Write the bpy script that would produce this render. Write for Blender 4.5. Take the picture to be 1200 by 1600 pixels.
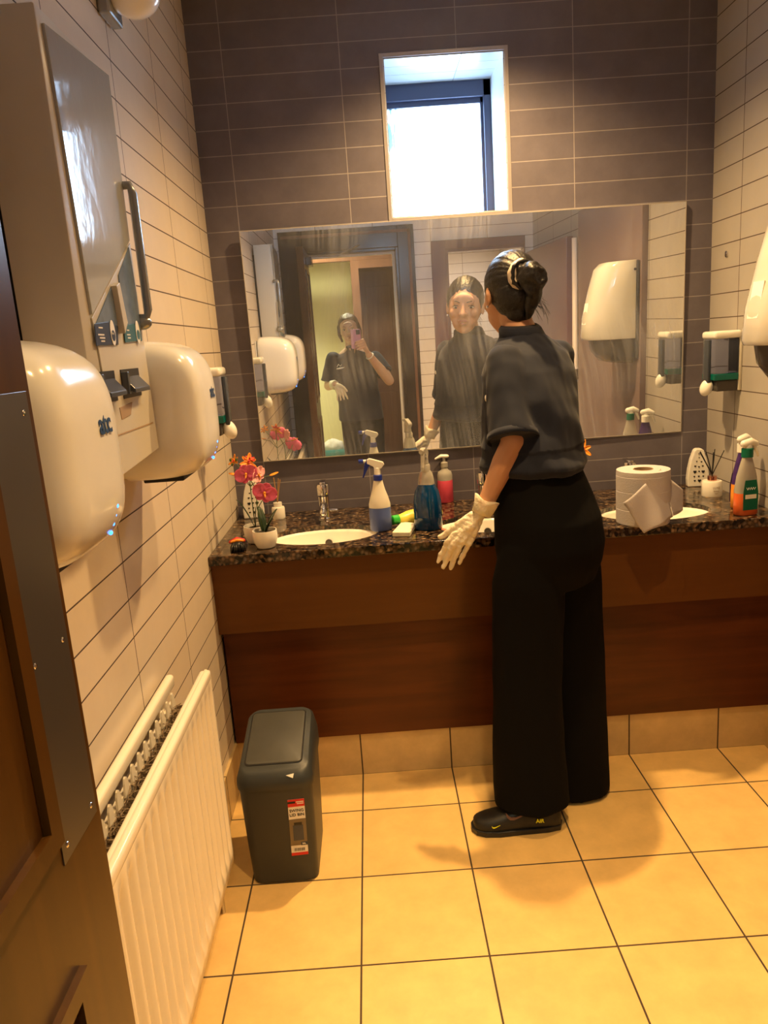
import bpy, bmesh, math, random, time
from mathutils import Vector, Matrix, noise
PI = math.pi
random.seed(7)
for o in list(bpy.data.objects): bpy.data.objects.remove(o)
SC = bpy.context.scene
COL = SC.collection

# ------------------------------------------------------------------ camera
CAM = Vector((0.5676, -2.9981, 1.5023))
CR = Vector((0.99746, -0.02195, -0.06774)); CU = Vector((0.07089, 0.21657, 0.97369)); CF = Vector((0.0067, 0.97602, -0.21758))
FPX = 1179.73
cd = bpy.data.cameras.new('camera'); cam = bpy.data.objects.new('camera', cd); COL.objects.link(cam)
cam.matrix_world = Matrix(((CR.x, CU.x, -CF.x, CAM.x), (CR.y, CU.y, -CF.y, CAM.y), (CR.z, CU.z, -CF.z, CAM.z), (0, 0, 0, 1)))
cd.sensor_fit = 'HORIZONTAL'; cd.sensor_width = 36; cd.lens = FPX / 1200 * 36; cd.clip_start = 0.01; cd.clip_end = 60
SC.camera = cam
# ------------------------------------------------------------------ world, exposure
wd = bpy.data.worlds.new('world'); SC.world = wd; wd.use_nodes = True
wd.node_tree.nodes['Background'].inputs[0].default_value = (0.62, 0.78, 1, 1)
wd.node_tree.nodes['Background'].inputs[1].default_value = 1.5
vs = SC.view_settings; vs.view_transform = 'Standard'; vs.look = 'None'; vs.gamma = 1; vs.use_curve_mapping = False
vs.exposure = 0.1
WARM = (1.0, 0.62, 0.25)
ROOM_H = 2.75
def spot(name, loc, power, size=0.05, color=WARM, ang=124, blend=1.0):
    l = bpy.data.lights.new(name, 'SPOT'); l.energy = power; l.color = color; l.shadow_soft_size = size
    l.spot_size = math.radians(ang); l.spot_blend = blend
    o = bpy.data.objects.new(name, l); o.location = loc; COL.objects.link(o); return o
LAMPS = [((0.99, -0.50), 215, 132), ((1.08, -1.30), 90, 112), ((0.90, -2.20), 135, 84)]
for (lx, ly), p, an in LAMPS: spot('downlight_beam', (lx, ly, ROOM_H - 0.03), p, 0.032, ang=an)
spot('cubicle_beam', (1.5, -3.5, 2.6), 75, 0.06, (1.0, 0.74, 0.5))  # unseen lamp added to brighten the cubicle interior
spot('corridor_beam', (0.2, -3.9, 2.6), 170, 0.08, (1.0, 0.92, 0.55))  # added to light the corridor, no fitting seen
spot('corridor_beam', (0.75, -3.75, 2.6), 60, 0.08, (1.0, 0.88, 0.62))  # second added corridor lamp, also without a fitting
WIN_EMIT = 30.0

def A(px, py, x=None, y=None, z=None):
    """the point of a real plane (x, y or z given) seen at a photo pixel"""
    d = CF + CR * ((px - 600) / FPX) - CU * ((py - 800) / FPX)
    if x is not None: t = (x - CAM.x) / d.x
    elif y is not None: t = (y - CAM.y) / d.y
    else: t = (z - CAM.z) / d.z
    return CAM + d * t

# ------------------------------------------------------------------ materials
def mat(name, color, rough=0.5, metal=0.0, spec=0.5, coat=0.0, trans=0.0, ior=1.45, emit=None, estr=0.0, sheen=0.0, noise_=0.0, nscale=20, bump=0.0, bscale=60, alpha=1.0, sss=0.0):
    m = bpy.data.materials.new(name); m.use_nodes = True; nt = m.node_tree; b = nt.nodes['Principled BSDF']
    b.inputs['Base Color'].default_value = (*color, 1); b.inputs['Roughness'].default_value = rough
    b.inputs['Metallic'].default_value = metal; b.inputs['Specular IOR Level'].default_value = spec
    b.inputs['Coat Weight'].default_value = coat; b.inputs['Transmission Weight'].default_value = trans
    b.inputs['IOR'].default_value = ior; b.inputs['Sheen Weight'].default_value = sheen
    b.inputs['Alpha'].default_value = alpha
    if sss: b.inputs['Subsurface Weight'].default_value = sss; b.inputs['Subsurface Scale'].default_value = 0.01
    if emit: b.inputs['Emission Color'].default_value = (*emit, 1); b.inputs['Emission Strength'].default_value = estr
    tc = nt.nodes.new('ShaderNodeTexCoord')
    n = nt.nodes.new('ShaderNodeTexNoise'); n.inputs['Scale'].default_value = nscale; n.inputs['Detail'].default_value = 5
    nt.links.new(tc.outputs['Object'], n.inputs['Vector'])
    mx = nt.nodes.new('ShaderNodeMix'); mx.data_type = 'RGBA'
    k = noise_ or 0.03
    mx.inputs['A'].default_value = (*[c * (1 - k) for c in color], 1); mx.inputs['B'].default_value = (*[min(1, c * (1 + k)) for c in color], 1)
    nt.links.new(n.outputs['Fac'], mx.inputs['Factor']); nt.links.new(mx.outputs['Result'], b.inputs['Base Color'])
    if bump:
        n2 = nt.nodes.new('ShaderNodeTexNoise'); n2.inputs['Scale'].default_value = bscale; n2.inputs['Detail'].default_value = 4
        nt.links.new(tc.outputs['Object'], n2.inputs['Vector'])
        bp = nt.nodes.new('ShaderNodeBump'); bp.inputs['Strength'].default_value = bump; bp.inputs['Distance'].default_value = 0.01
        nt.links.new(n2.outputs['Fac'], bp.inputs['Height']); nt.links.new(bp.outputs['Normal'], b.inputs['Normal'])
    return m

def tile_mat(name, color, color2, mortar, axes, off, size, grout, rough=0.25, spec=0.5, var=0.12, bump=0.35, msmooth=0.1):
    m = bpy.data.materials.new(name); m.use_nodes = True; nt = m.node_tree; b = nt.nodes['Principled BSDF']; N = nt.nodes.new; L = nt.links.new
    tc = N('ShaderNodeTexCoord'); sp = N('ShaderNodeSeparateXYZ'); L(tc.outputs['Object'], sp.inputs[0])
    cb = N('ShaderNodeCombineXYZ')
    for i in range(2):
        s = N('ShaderNodeMath'); s.operation = 'SUBTRACT'; L(sp.outputs[axes[i]], s.inputs[0]); s.inputs[1].default_value = off[i] - 40 * size[i]
        L(s.outputs[0], cb.inputs[i])
    br = N('ShaderNodeTexBrick'); br.offset = 0; br.squash = 1; L(cb.outputs[0], br.inputs['Vector'])
    br.inputs['Scale'].default_value = 1; br.inputs['Brick Width'].default_value = size[0]; br.inputs['Row Height'].default_value = size[1]
    br.inputs['Mortar Size'].default_value = grout; br.inputs['Mortar Smooth'].default_value = msmooth; br.inputs['Bias'].default_value = 0
    br.inputs['Color1'].default_value = (*color, 1); br.inputs['Color2'].default_value = (*color2, 1); br.inputs['Mortar'].default_value = (*mortar, 1)
    n = N('ShaderNodeTexNoise'); n.inputs['Scale'].default_value = 9; n.inputs['Detail'].default_value = 9; n.inputs['Roughness'].default_value = 0.65; L(tc.outputs['Object'], n.inputs['Vector'])
    mr = N('ShaderNodeMapRange'); mr.inputs['From Min'].default_value = 0.3; mr.inputs['From Max'].default_value = 0.7; mr.inputs['To Min'].default_value = 1 - var; mr.inputs['To Max'].default_value = 1 + var * 0.3
    L(n.outputs['Fac'], mr.inputs['Value'])
    mx = N('ShaderNodeMix'); mx.data_type = 'RGBA'; mx.blend_type = 'MULTIPLY'; mx.inputs['Factor'].default_value = 1
    L(br.outputs['Color'], mx.inputs['A']); L(mr.outputs['Result'], mx.inputs['B']); L(mx.outputs['Result'], b.inputs['Base Color'])
    rr = N('ShaderNodeMapRange'); L(br.outputs['Fac'], rr.inputs['Value']); rr.inputs['To Min'].default_value = rough; rr.inputs['To Max'].default_value = 0.85; L(rr.outputs['Result'], b.inputs['Roughness'])
    b.inputs['Specular IOR Level'].default_value = spec
    iv = N('ShaderNodeMath'); iv.operation = 'SUBTRACT'; iv.inputs[0].default_value = 1; L(br.outputs['Fac'], iv.inputs[1])
    bp = N('ShaderNodeBump'); bp.inputs['Strength'].default_value = bump; bp.inputs['Distance'].default_value = 0.002; L(iv.outputs[0], bp.inputs['Height']); L(bp.outputs['Normal'], b.inputs['Normal'])
    return m

def wood_mat(name, c1, c2, axis=0, rough=0.35, scale=1.0):
    m = bpy.data.materials.new(name); m.use_nodes = True; nt = m.node_tree; b = nt.nodes['Principled BSDF']; N = nt.nodes.new; L = nt.links.new
    tc = N('ShaderNodeTexCoord'); mp = N('ShaderNodeMapping'); L(tc.outputs['Object'], mp.inputs[0])
    s = [14 * scale] * 3; s[axis] = 1.1 * scale; mp.inputs['Scale'].default_value = s
    n = N('ShaderNodeTexNoise'); n.inputs['Scale'].default_value = 2.2; n.inputs['Detail'].default_value = 8; n.inputs['Distortion'].default_value = 0.8; L(mp.outputs[0], n.inputs['Vector'])
    n2 = N('ShaderNodeTexNoise'); n2.inputs['Scale'].default_value = 2.5; n2.inputs['Detail'].default_value = 3; L(tc.outputs['Object'], n2.inputs['Vector'])
    ad = N('ShaderNodeMath'); ad.operation = 'ADD'; L(n.outputs['Fac'], ad.inputs[0]); L(n2.outputs['Fac'], ad.inputs[1])
    r = N('ShaderNodeMapRange'); r.inputs['From Min'].default_value = 0.7; r.inputs['From Max'].default_value = 1.3; L(ad.outputs[0], r.inputs['Value'])
    mx = N('ShaderNodeMix'); mx.data_type = 'RGBA'; mx.inputs['A'].default_value = (*c1, 1); mx.inputs['B'].default_value = (*c2, 1); L(r.outputs['Result'], mx.inputs['Factor'])
    L(mx.outputs['Result'], b.inputs['Base Color']); b.inputs['Roughness'].default_value = rough; b.inputs['Specular IOR Level'].default_value = 0.25
    return m

def granite_mat():
    m = bpy.data.materials.new('granite'); m.use_nodes = True; nt = m.node_tree; b = nt.nodes['Principled BSDF']; N = nt.nodes.new; L = nt.links.new
    tc = N('ShaderNodeTexCoord'); v = N('ShaderNodeTexVoronoi'); v.inputs['Scale'].default_value = 75; v.inputs['Randomness'].default_value = 1
    nz = N('ShaderNodeTexNoise'); nz.inputs['Scale'].default_value = 30; nz.inputs['Detail'].default_value = 6
    L(tc.outputs['Object'], nz.inputs['Vector'])
    vm = N('ShaderNodeVectorMath'); vm.operation = 'MULTIPLY_ADD'; L(nz.outputs['Color'], vm.inputs[0]); vm.inputs[1].default_value = (0.02, 0.02, 0.02); L(tc.outputs['Object'], vm.inputs[2])
    L(vm.outputs[0], v.inputs['Vector'])
    sc = N('ShaderNodeSeparateColor'); L(v.outputs['Color'], sc.inputs[0])
    r = N('ShaderNodeValToRGB'); e = r.color_ramp.elements
    e[0].position = 0.0; e[0].color = (0.006, 0.005, 0.005, 1); e[1].position = 1.0; e[1].color = (0.42, 0.28, 0.15, 1)
    for p, c in ((0.25, (0.02, 0.014, 0.01, 1)), (0.42, (0.12, 0.07, 0.04, 1)), (0.66, (0.24, 0.15, 0.085, 1)), (0.85, (0.15, 0.13, 0.115, 1))):
        q = e.new(p); q.color = c
    L(sc.outputs[0], r.inputs[0]); 
    r2 = N('ShaderNodeValToRGB'); r2.color_ramp.elements[0].position = 0.0; r2.color_ramp.elements[0].color = (1, 1, 1, 1); r2.color_ramp.elements[1].position = 0.6; r2.color_ramp.elements[1].color = (0.25, 0.22, 0.2, 1)
    L(v.outputs['Distance'], r2.inputs[0])
    mx = N('ShaderNodeMix'); mx.data_type = 'RGBA'; mx.blend_type = 'MULTIPLY'; mx.inputs['Factor'].default_value = 1; L(r.outputs[0], mx.inputs['A']); L(r2.outputs[0], mx.inputs['B'])
    L(mx.outputs['Result'], b.inputs['Base Color']); b.inputs['Roughness'].default_value = 0.12
    return m

M = {}
Z0, TW, TH = 2.560, 0.42008, 0.087454
M['dark_tile'] = tile_mat('dark_tile', (0.125, 0.112, 0.142), (0.137, 0.124, 0.154), (0.30, 0.28, 0.30), (0, 2), (0.1218, Z0), (TW, TH), 0.0016, 0.38, 0.4, 0.2)
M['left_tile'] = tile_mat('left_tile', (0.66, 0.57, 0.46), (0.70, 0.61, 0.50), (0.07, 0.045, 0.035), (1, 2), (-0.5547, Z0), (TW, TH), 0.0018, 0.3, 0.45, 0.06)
M['right_tile'] = tile_mat('right_tile', (0.37, 0.345, 0.325), (0.40, 0.375, 0.35), (0.07, 0.045, 0.035), (1, 2), (-0.2262, Z0), (TW, TH), 0.0018, 0.3, 0.45, 0.06)  # same cream tile as the left wall, darkened for dimmer light here
M['rear_tile'] = tile_mat('rear_tile', (0.84, 0.82, 0.80), (0.88, 0.86, 0.84), (0.22, 0.18, 0.16), (0, 2), (1.145, Z0), (TW, TH), 0.0018, 0.3, 0.45, 0.06)  # same tile again, whitened to stand for window daylight on the rear wall
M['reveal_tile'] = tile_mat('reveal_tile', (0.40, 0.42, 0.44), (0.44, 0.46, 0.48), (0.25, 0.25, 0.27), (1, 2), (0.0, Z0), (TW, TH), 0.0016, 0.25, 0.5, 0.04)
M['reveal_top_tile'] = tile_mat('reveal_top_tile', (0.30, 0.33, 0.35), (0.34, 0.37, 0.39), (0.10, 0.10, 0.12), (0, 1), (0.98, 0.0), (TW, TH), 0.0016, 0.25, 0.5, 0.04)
M['floor_tile'] = tile_mat('floor_tile', (0.82, 0.54, 0.20), (0.86, 0.57, 0.215), (0.075, 0.05, 0.03), (0, 1), (-0.1956, -0.7692), (0.32, 0.32), 0.0026, 0.36, 0.4, 0.16, 0.3)
M['plinth_tile'] = tile_mat('plinth_tile', (0.62, 0.45, 0.22), (0.66, 0.48, 0.24), (0.075, 0.05, 0.03), (0, 2), (-0.1956, -0.0015), (0.32, 0.5), 0.0026, 0.3, 0.4, 0.2, 0.3)
M['skirt_tile'] = tile_mat('skirt_tile', (0.62, 0.45, 0.22), (0.66, 0.48, 0.24), (0.075, 0.05, 0.03), (1, 2), (-0.7692, -0.0015), (0.32, 0.5), 0.0026, 0.3, 0.4, 0.2, 0.3)
M['granite'] = granite_mat()
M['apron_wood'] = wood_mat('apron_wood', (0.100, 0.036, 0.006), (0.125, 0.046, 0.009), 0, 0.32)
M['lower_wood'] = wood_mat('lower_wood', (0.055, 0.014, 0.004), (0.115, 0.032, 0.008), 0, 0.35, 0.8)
M['door_wood'] = wood_mat('door_wood', (0.042, 0.016, 0.003), (0.085, 0.035, 0.006), 2, 0.3, 0.8)
M['frame_wood'] = wood_mat('frame_wood', (0.018, 0.014, 0.014), (0.045, 0.03, 0.024), 2, 0.22)
M['hall_door_wood'] = wood_mat('hall_door_wood', (0.14, 0.065, 0.04), (0.20, 0.10, 0.06), 2, 0.35)
M['mauve_panel'] = mat('mauve_panel', (0.20, 0.145, 0.15), 0.3, noise_=0.06, nscale=4)
M['white_plastic'] = mat('white_plastic', (0.80, 0.79, 0.75), 0.16, coat=0.3)
M['cream_plastic'] = mat('cream_plastic', (0.58, 0.55, 0.48), 0.3)
M['cover_gloss'] = mat('cover_gloss', (0.42, 0.44, 0.44), 0.10, coat=0.6, bump=0.06, bscale=25)
M['cream_gloss'] = mat('cream_gloss', (0.62, 0.60, 0.54), 0.07, coat=0.6)
M['enamel'] = mat('enamel', (0.84, 0.78, 0.66), 0.22, coat=0.2)
M['ceramic'] = mat('ceramic', (0.88, 0.85, 0.78), 0.08, coat=0.4)
M['chrome'] = mat('chrome', (0.75, 0.75, 0.76), 0.06, metal=1)
M['steel_plate'] = mat('steel_plate', (0.16, 0.145, 0.13), 0.32, metal=0.75, noise_=0.15, nscale=5)
M['dark_metal'] = mat('dark_metal', (0.06, 0.06, 0.065), 0.25, metal=0.6)
M['grey_bar'] = mat('grey_bar', (0.32, 0.34, 0.36), 0.25, metal=0.6)
M['black_plastic'] = mat('black_plastic', (0.012, 0.012, 0.014), 0.35)
M['slate_plastic'] = mat('slate_plastic', (0.05, 0.06, 0.085), 0.2)
M['bin_plastic'] = mat('bin_plastic', (0.032, 0.037, 0.040), 0.42, bump=0.05, bscale=400)
M['bin_flap'] = mat('bin_flap', (0.055, 0.055, 0.050), 0.5, noise_=0.3, nscale=12)
M['blue_plastic'] = mat('blue_plastic', (0.012, 0.03, 0.28), 0.3)
M['led'] = mat('led', (0.05, 0.2, 0.9), 0.3, emit=(0.03, 0.22, 1.0), estr=5)
M['logo_blue'] = mat('logo_blue', (0.01, 0.05, 0.16), 0.4)
M['navy_label'] = mat('navy_label', (0.015, 0.035, 0.09), 0.3)
M['teal_label'] = mat('teal_label', (0.02, 0.13, 0.18), 0.3)
M['window_grey'] = mat('window_grey', (0.14, 0.20, 0.30), 0.12, noise_=0.4, nscale=30)
M['paper_white'] = mat('paper_white', (0.80, 0.78, 0.74), 0.7)
M['tissue'] = mat('tissue', (0.52, 0.49, 0.52), 0.85, bump=0.15, bscale=250)
M['card'] = mat('card', (0.36, 0.25, 0.15), 0.85)
M['red'] = mat('red', (0.62, 0.02, 0.02), 0.4)
M['black_ink'] = mat('black_ink', (0.01, 0.01, 0.012), 0.5)
M['lemon'] = mat('lemon', (0.85, 0.86, 0.02), 0.5, emit=None)
M['shirt'] = mat('shirt', (0.013, 0.016, 0.030), 0.8, sheen=0.08, spec=0.2)
M['trouser'] = mat('trouser', (0.0032, 0.003, 0.0034), 0.9, sheen=0.0, spec=0.15)
M['skin'] = mat('skin', (0.50, 0.265, 0.155), 0.5, sss=0.1, noise_=0.05)
M['skin_fair'] = mat('skin_fair', (0.62, 0.40, 0.29), 0.5, sss=0.1, noise_=0.05)
M['hair'] = mat('hair', (0.007, 0.006, 0.007), 0.42, noise_=0.3, nscale=40, bump=0.25, bscale=160)
M['hair_brown'] = mat('hair_brown', (0.05, 0.03, 0.02), 0.4, bump=0.5, bscale=90)
M['glove'] = mat('glove', (0.80, 0.74, 0.58), 0.42, bump=0.55, bscale=75, sss=0.1)
M['lip'] = mat('lip', (0.36, 0.13, 0.10), 0.4)
M['eye_white'] = mat('eye_white', (0.7, 0.68, 0.65), 0.15)
M['scrunchie_light'] = mat('scrunchie_light', (0.58, 0.50, 0.42), 0.6)
M['shoe'] = mat('shoe', (0.014, 0.012, 0.010), 0.45)
M['shoe_grey'] = mat('shoe_grey', (0.13, 0.07, 0.065), 0.5)
M['granular'] = mat('soil', (0.03, 0.02, 0.012), 0.9)
M['petal_pink'] = mat('petal_pink', (0.72, 0.13, 0.27), 0.5, noise_=0.3, nscale=60)
M['petal_edge'] = mat('petal_edge', (0.85, 0.42, 0.42), 0.5)
M['petal_red'] = mat('petal_red', (0.55, 0.03, 0.03), 0.5)
M['petal_orange'] = mat('petal_orange', (0.85, 0.30, 0.03), 0.5, noise_=0.3, nscale=60)
M['leaf'] = mat('leaf', (0.018, 0.040, 0.018), 0.35)
M['stem'] = mat('stem', (0.06, 0.11, 0.03), 0.5)
M['rose_copper'] = mat('rose_copper', (0.75, 0.35, 0.25), 0.15, metal=1)
M['green_cap'] = mat('green_cap', (0.0, 0.12, 0.07), 0.35)
M['lime_cap'] = mat('lime_cap', (0.03, 0.45, 0.05), 0.35)
M['yellow_bottle'] = mat('yellow_bottle', (0.80, 0.68, 0.10), 0.3)
M['natural_pe'] = mat('natural_pe', (0.74, 0.70, 0.60), 0.4, sss=0.1)
M['liquid_lilac'] = mat('liquid_lilac', (0.10, 0.15, 0.42), 0.35)
M['liquid_blue'] = mat('liquid_blue', (0.003, 0.045, 0.15), 0.08, coat=0.5, noise_=0.8, nscale=18)
M['liquid_pink'] = mat('liquid_pink', (0.85, 0.10, 0.18), 0.15)
M['liquid_orange'] = mat('liquid_orange', (0.80, 0.16, 0.04), 0.15)
M['liquid_green'] = mat('liquid_green', (0.0, 0.10, 0.085), 0.2)
M['purple_label'] = mat('purple_label', (0.05, 0.02, 0.14), 0.3, noise_=0.5, nscale=60)
M['clear'] = mat('clear', (0.92, 0.93, 0.93), 0.05, trans=1.0, ior=1.2)
M['clear_soft'] = mat('clear_soft', (0.75, 0.73, 0.68), 0.25, trans=0.6, ior=1.2)
M['smoke_blue'] = mat('smoke_blue', (0.34, 0.38, 0.58), 0.06, trans=0.88, ior=1.15)
M['smoke_grey'] = mat('smoke_grey', (0.10, 0.09, 0.085), 0.12, trans=0.3, ior=1.2)
M['sponge_pink'] = mat('sponge_pink', (0.75, 0.30, 0.20), 0.9)
M['sponge'] = mat('sponge', (0.80, 0.76, 0.60), 0.85, bump=0.2, bscale=150)
M['reed'] = mat('reed', (0.008, 0.007, 0.008), 0.7)
M['reed_tan'] = mat('reed_tan', (0.40, 0.22, 0.08), 0.7)
M['pink_case'] = mat('pink_case', (0.62, 0.30, 0.52), 0.35)
M['ceil_paint'] = mat('ceil_paint', (0.75, 0.74, 0.72), 0.8)
M['yellow_wall'] = mat('yellow_wall', (0.80, 0.76, 0.46), 0.7)
M['warm_lamp'] = mat('warm_lamp', (1, 0.9, 0.7), 0.5, emit=(1.0, 0.75, 0.42), estr=12)
M['teal_plastic'] = mat('teal_plastic', (0.02, 0.22, 0.22), 0.4)
M['blue_wincol'] = mat('window_frame_paint', (0.045, 0.055, 0.10), 0.35)
M['edge_light'] = mat('edge_light', (0.62, 0.58, 0.52), 0.2, metal=0.4)
M['trim_grey'] = mat('trim_grey', (0.34, 0.32, 0.33), 0.3, metal=0.3)
M['dust'] = mat('dust', (0.26, 0.19, 0.12), 0.95, noise_=0.8, nscale=90, bump=0.8, bscale=120)
M['pipe_white'] = mat('pipe_white', (0.80, 0.72, 0.68), 0.3)
M['cubicle_door'] = mat('cubicle_door', (0.20, 0.12, 0.15), 0.25, noise_=0.08, nscale=5)
# lit frosted window pane
pm_ = bpy.data.materials.new('window_pane'); pm_.use_nodes = True; nt = pm_.node_tree; b = nt.nodes['Principled BSDF']
b.inputs['Base Color'].default_value = (0.7, 0.85, 0.9, 1); b.inputs['Roughness'].default_value = 0.2
tc = nt.nodes.new('ShaderNodeTexCoord'); sp = nt.nodes.new('ShaderNodeSeparateXYZ'); nt.links.new(tc.outputs['Object'], sp.inputs[0])
nz = nt.nodes.new('ShaderNodeTexNoise'); nz.inputs['Scale'].default_value = 10; nz.inputs['Detail'].default_value = 7
mp = nt.nodes.new('ShaderNodeMapping'); mp.inputs['Scale'].default_value = (9, 1, 1.2); nt.links.new(tc.outputs['Object'], mp.inputs[0]); nt.links.new(mp.outputs[0], nz.inputs['Vector'])
md = nt.nodes.new('ShaderNodeMath'); md.operation = 'MULTIPLY_ADD'; nt.links.new(nz.outputs['Fac'], md.inputs[0]); md.inputs[1].default_value = 0.25; nt.links.new(sp.outputs[0], md.inputs[2])
cr = nt.nodes.new('ShaderNodeMapRange'); cr.inputs['From Min'].default_value = 0.845; cr.inputs['From Max'].default_value = 1.02; nt.links.new(md.outputs[0], cr.inputs['Value'])
mx = nt.nodes.new('ShaderNodeMix'); mx.data_type = 'RGBA'; mx.inputs['A'].default_value = (0.004, 0.017, 0.021, 1); mx.inputs['B'].default_value = (0.50, 0.72, 1.0, 1)
nt.links.new(cr.outputs[0], mx.inputs['Factor']); nt.links.new(mx.outputs['Result'], b.inputs['Emission Color']); b.inputs['Emission Strength'].default_value = WIN_EMIT
M['window_pane'] = pm_
# mirror with dried wipe marks, plus a bluish base tint imitating flare haze
mm = bpy.data.materials.new('mirror_glass'); mm.use_nodes = True; nt = mm.node_tree; N = nt.nodes.new; L = nt.links.new
out = nt.nodes['Material Output']; nt.nodes.remove(nt.nodes['Principled BSDF'])
gl = N('ShaderNodeBsdfGlossy'); gl.inputs['Roughness'].default_value = 0.0; gl.inputs['Color'].default_value = (0.86, 0.88, 0.88, 1)
df = N('ShaderNodeBsdfDiffuse'); df.inputs['Color'].default_value = (0.66, 0.70, 0.84, 1)
tc = N('ShaderNodeTexCoord')
nb = N('ShaderNodeTexNoise'); nb.inputs['Scale'].default_value = 2.6; nb.inputs['Detail'].default_value = 1.5; L(tc.outputs['Object'], nb.inputs['Vector'])
nd = N('ShaderNodeTexNoise'); nd.inputs['Scale'].default_value = 1.6; nd.inputs['Detail'].default_value = 0; L(tc.outputs['Object'], nd.inputs['Vector'])
vd = N('ShaderNodeVectorMath'); vd.operation = 'MULTIPLY_ADD'; L(nd.outputs['Color'], vd.inputs[0]); vd.inputs[1].default_value = (0.16, 0.0, 0.05); L(tc.outputs['Object'], vd.inputs[2])
mpp = N('ShaderNodeMapping'); mpp.inputs['Scale'].default_value = (75, 1, 3.0); L(vd.outputs[0], mpp.inputs[0])
wv = N('ShaderNodeTexNoise'); wv.inputs['Scale'].default_value = 1.0; wv.inputs['Detail'].default_value = 1.5; L(mpp.outputs[0], wv.inputs['Vector'])
r0 = N('ShaderNodeMapRange'); r0.inputs['From Min'].default_value = 0.40; r0.inputs['From Max'].default_value = 0.66; L(wv.outputs['Fac'], r0.inputs['Value'])
r1 = N('ShaderNodeMapRange'); r1.inputs['From Min'].default_value = 0.44; r1.inputs['From Max'].default_value = 0.66; L(nb.outputs['Fac'], r1.inputs['Value'])
mu = N('ShaderNodeMath'); mu.operation = 'MULTIPLY_ADD'; L(r0.outputs[0], mu.inputs[0]); mu.inputs[1].default_value = 0.8; mu.inputs[2].default_value = 0.35
mv = N('ShaderNodeMath'); mv.operation = 'MULTIPLY'; L(mu.outputs[0], mv.inputs[0]); L(r1.outputs['Result'], mv.inputs[1])
ma = N('ShaderNodeMath'); ma.operation = 'MULTIPLY_ADD'; L(mv.outputs[0], ma.inputs[0]); ma.inputs[1].default_value = 0.22; ma.inputs[2].default_value = 0.06
m2 = N('ShaderNodeMixShader'); L(ma.outputs[0], m2.inputs[0]); L(gl.outputs[0], m2.inputs[1]); L(df.outputs[0], m2.inputs[2]); L(m2.outputs[0], out.inputs[0])
M['mirror'] = mm

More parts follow.
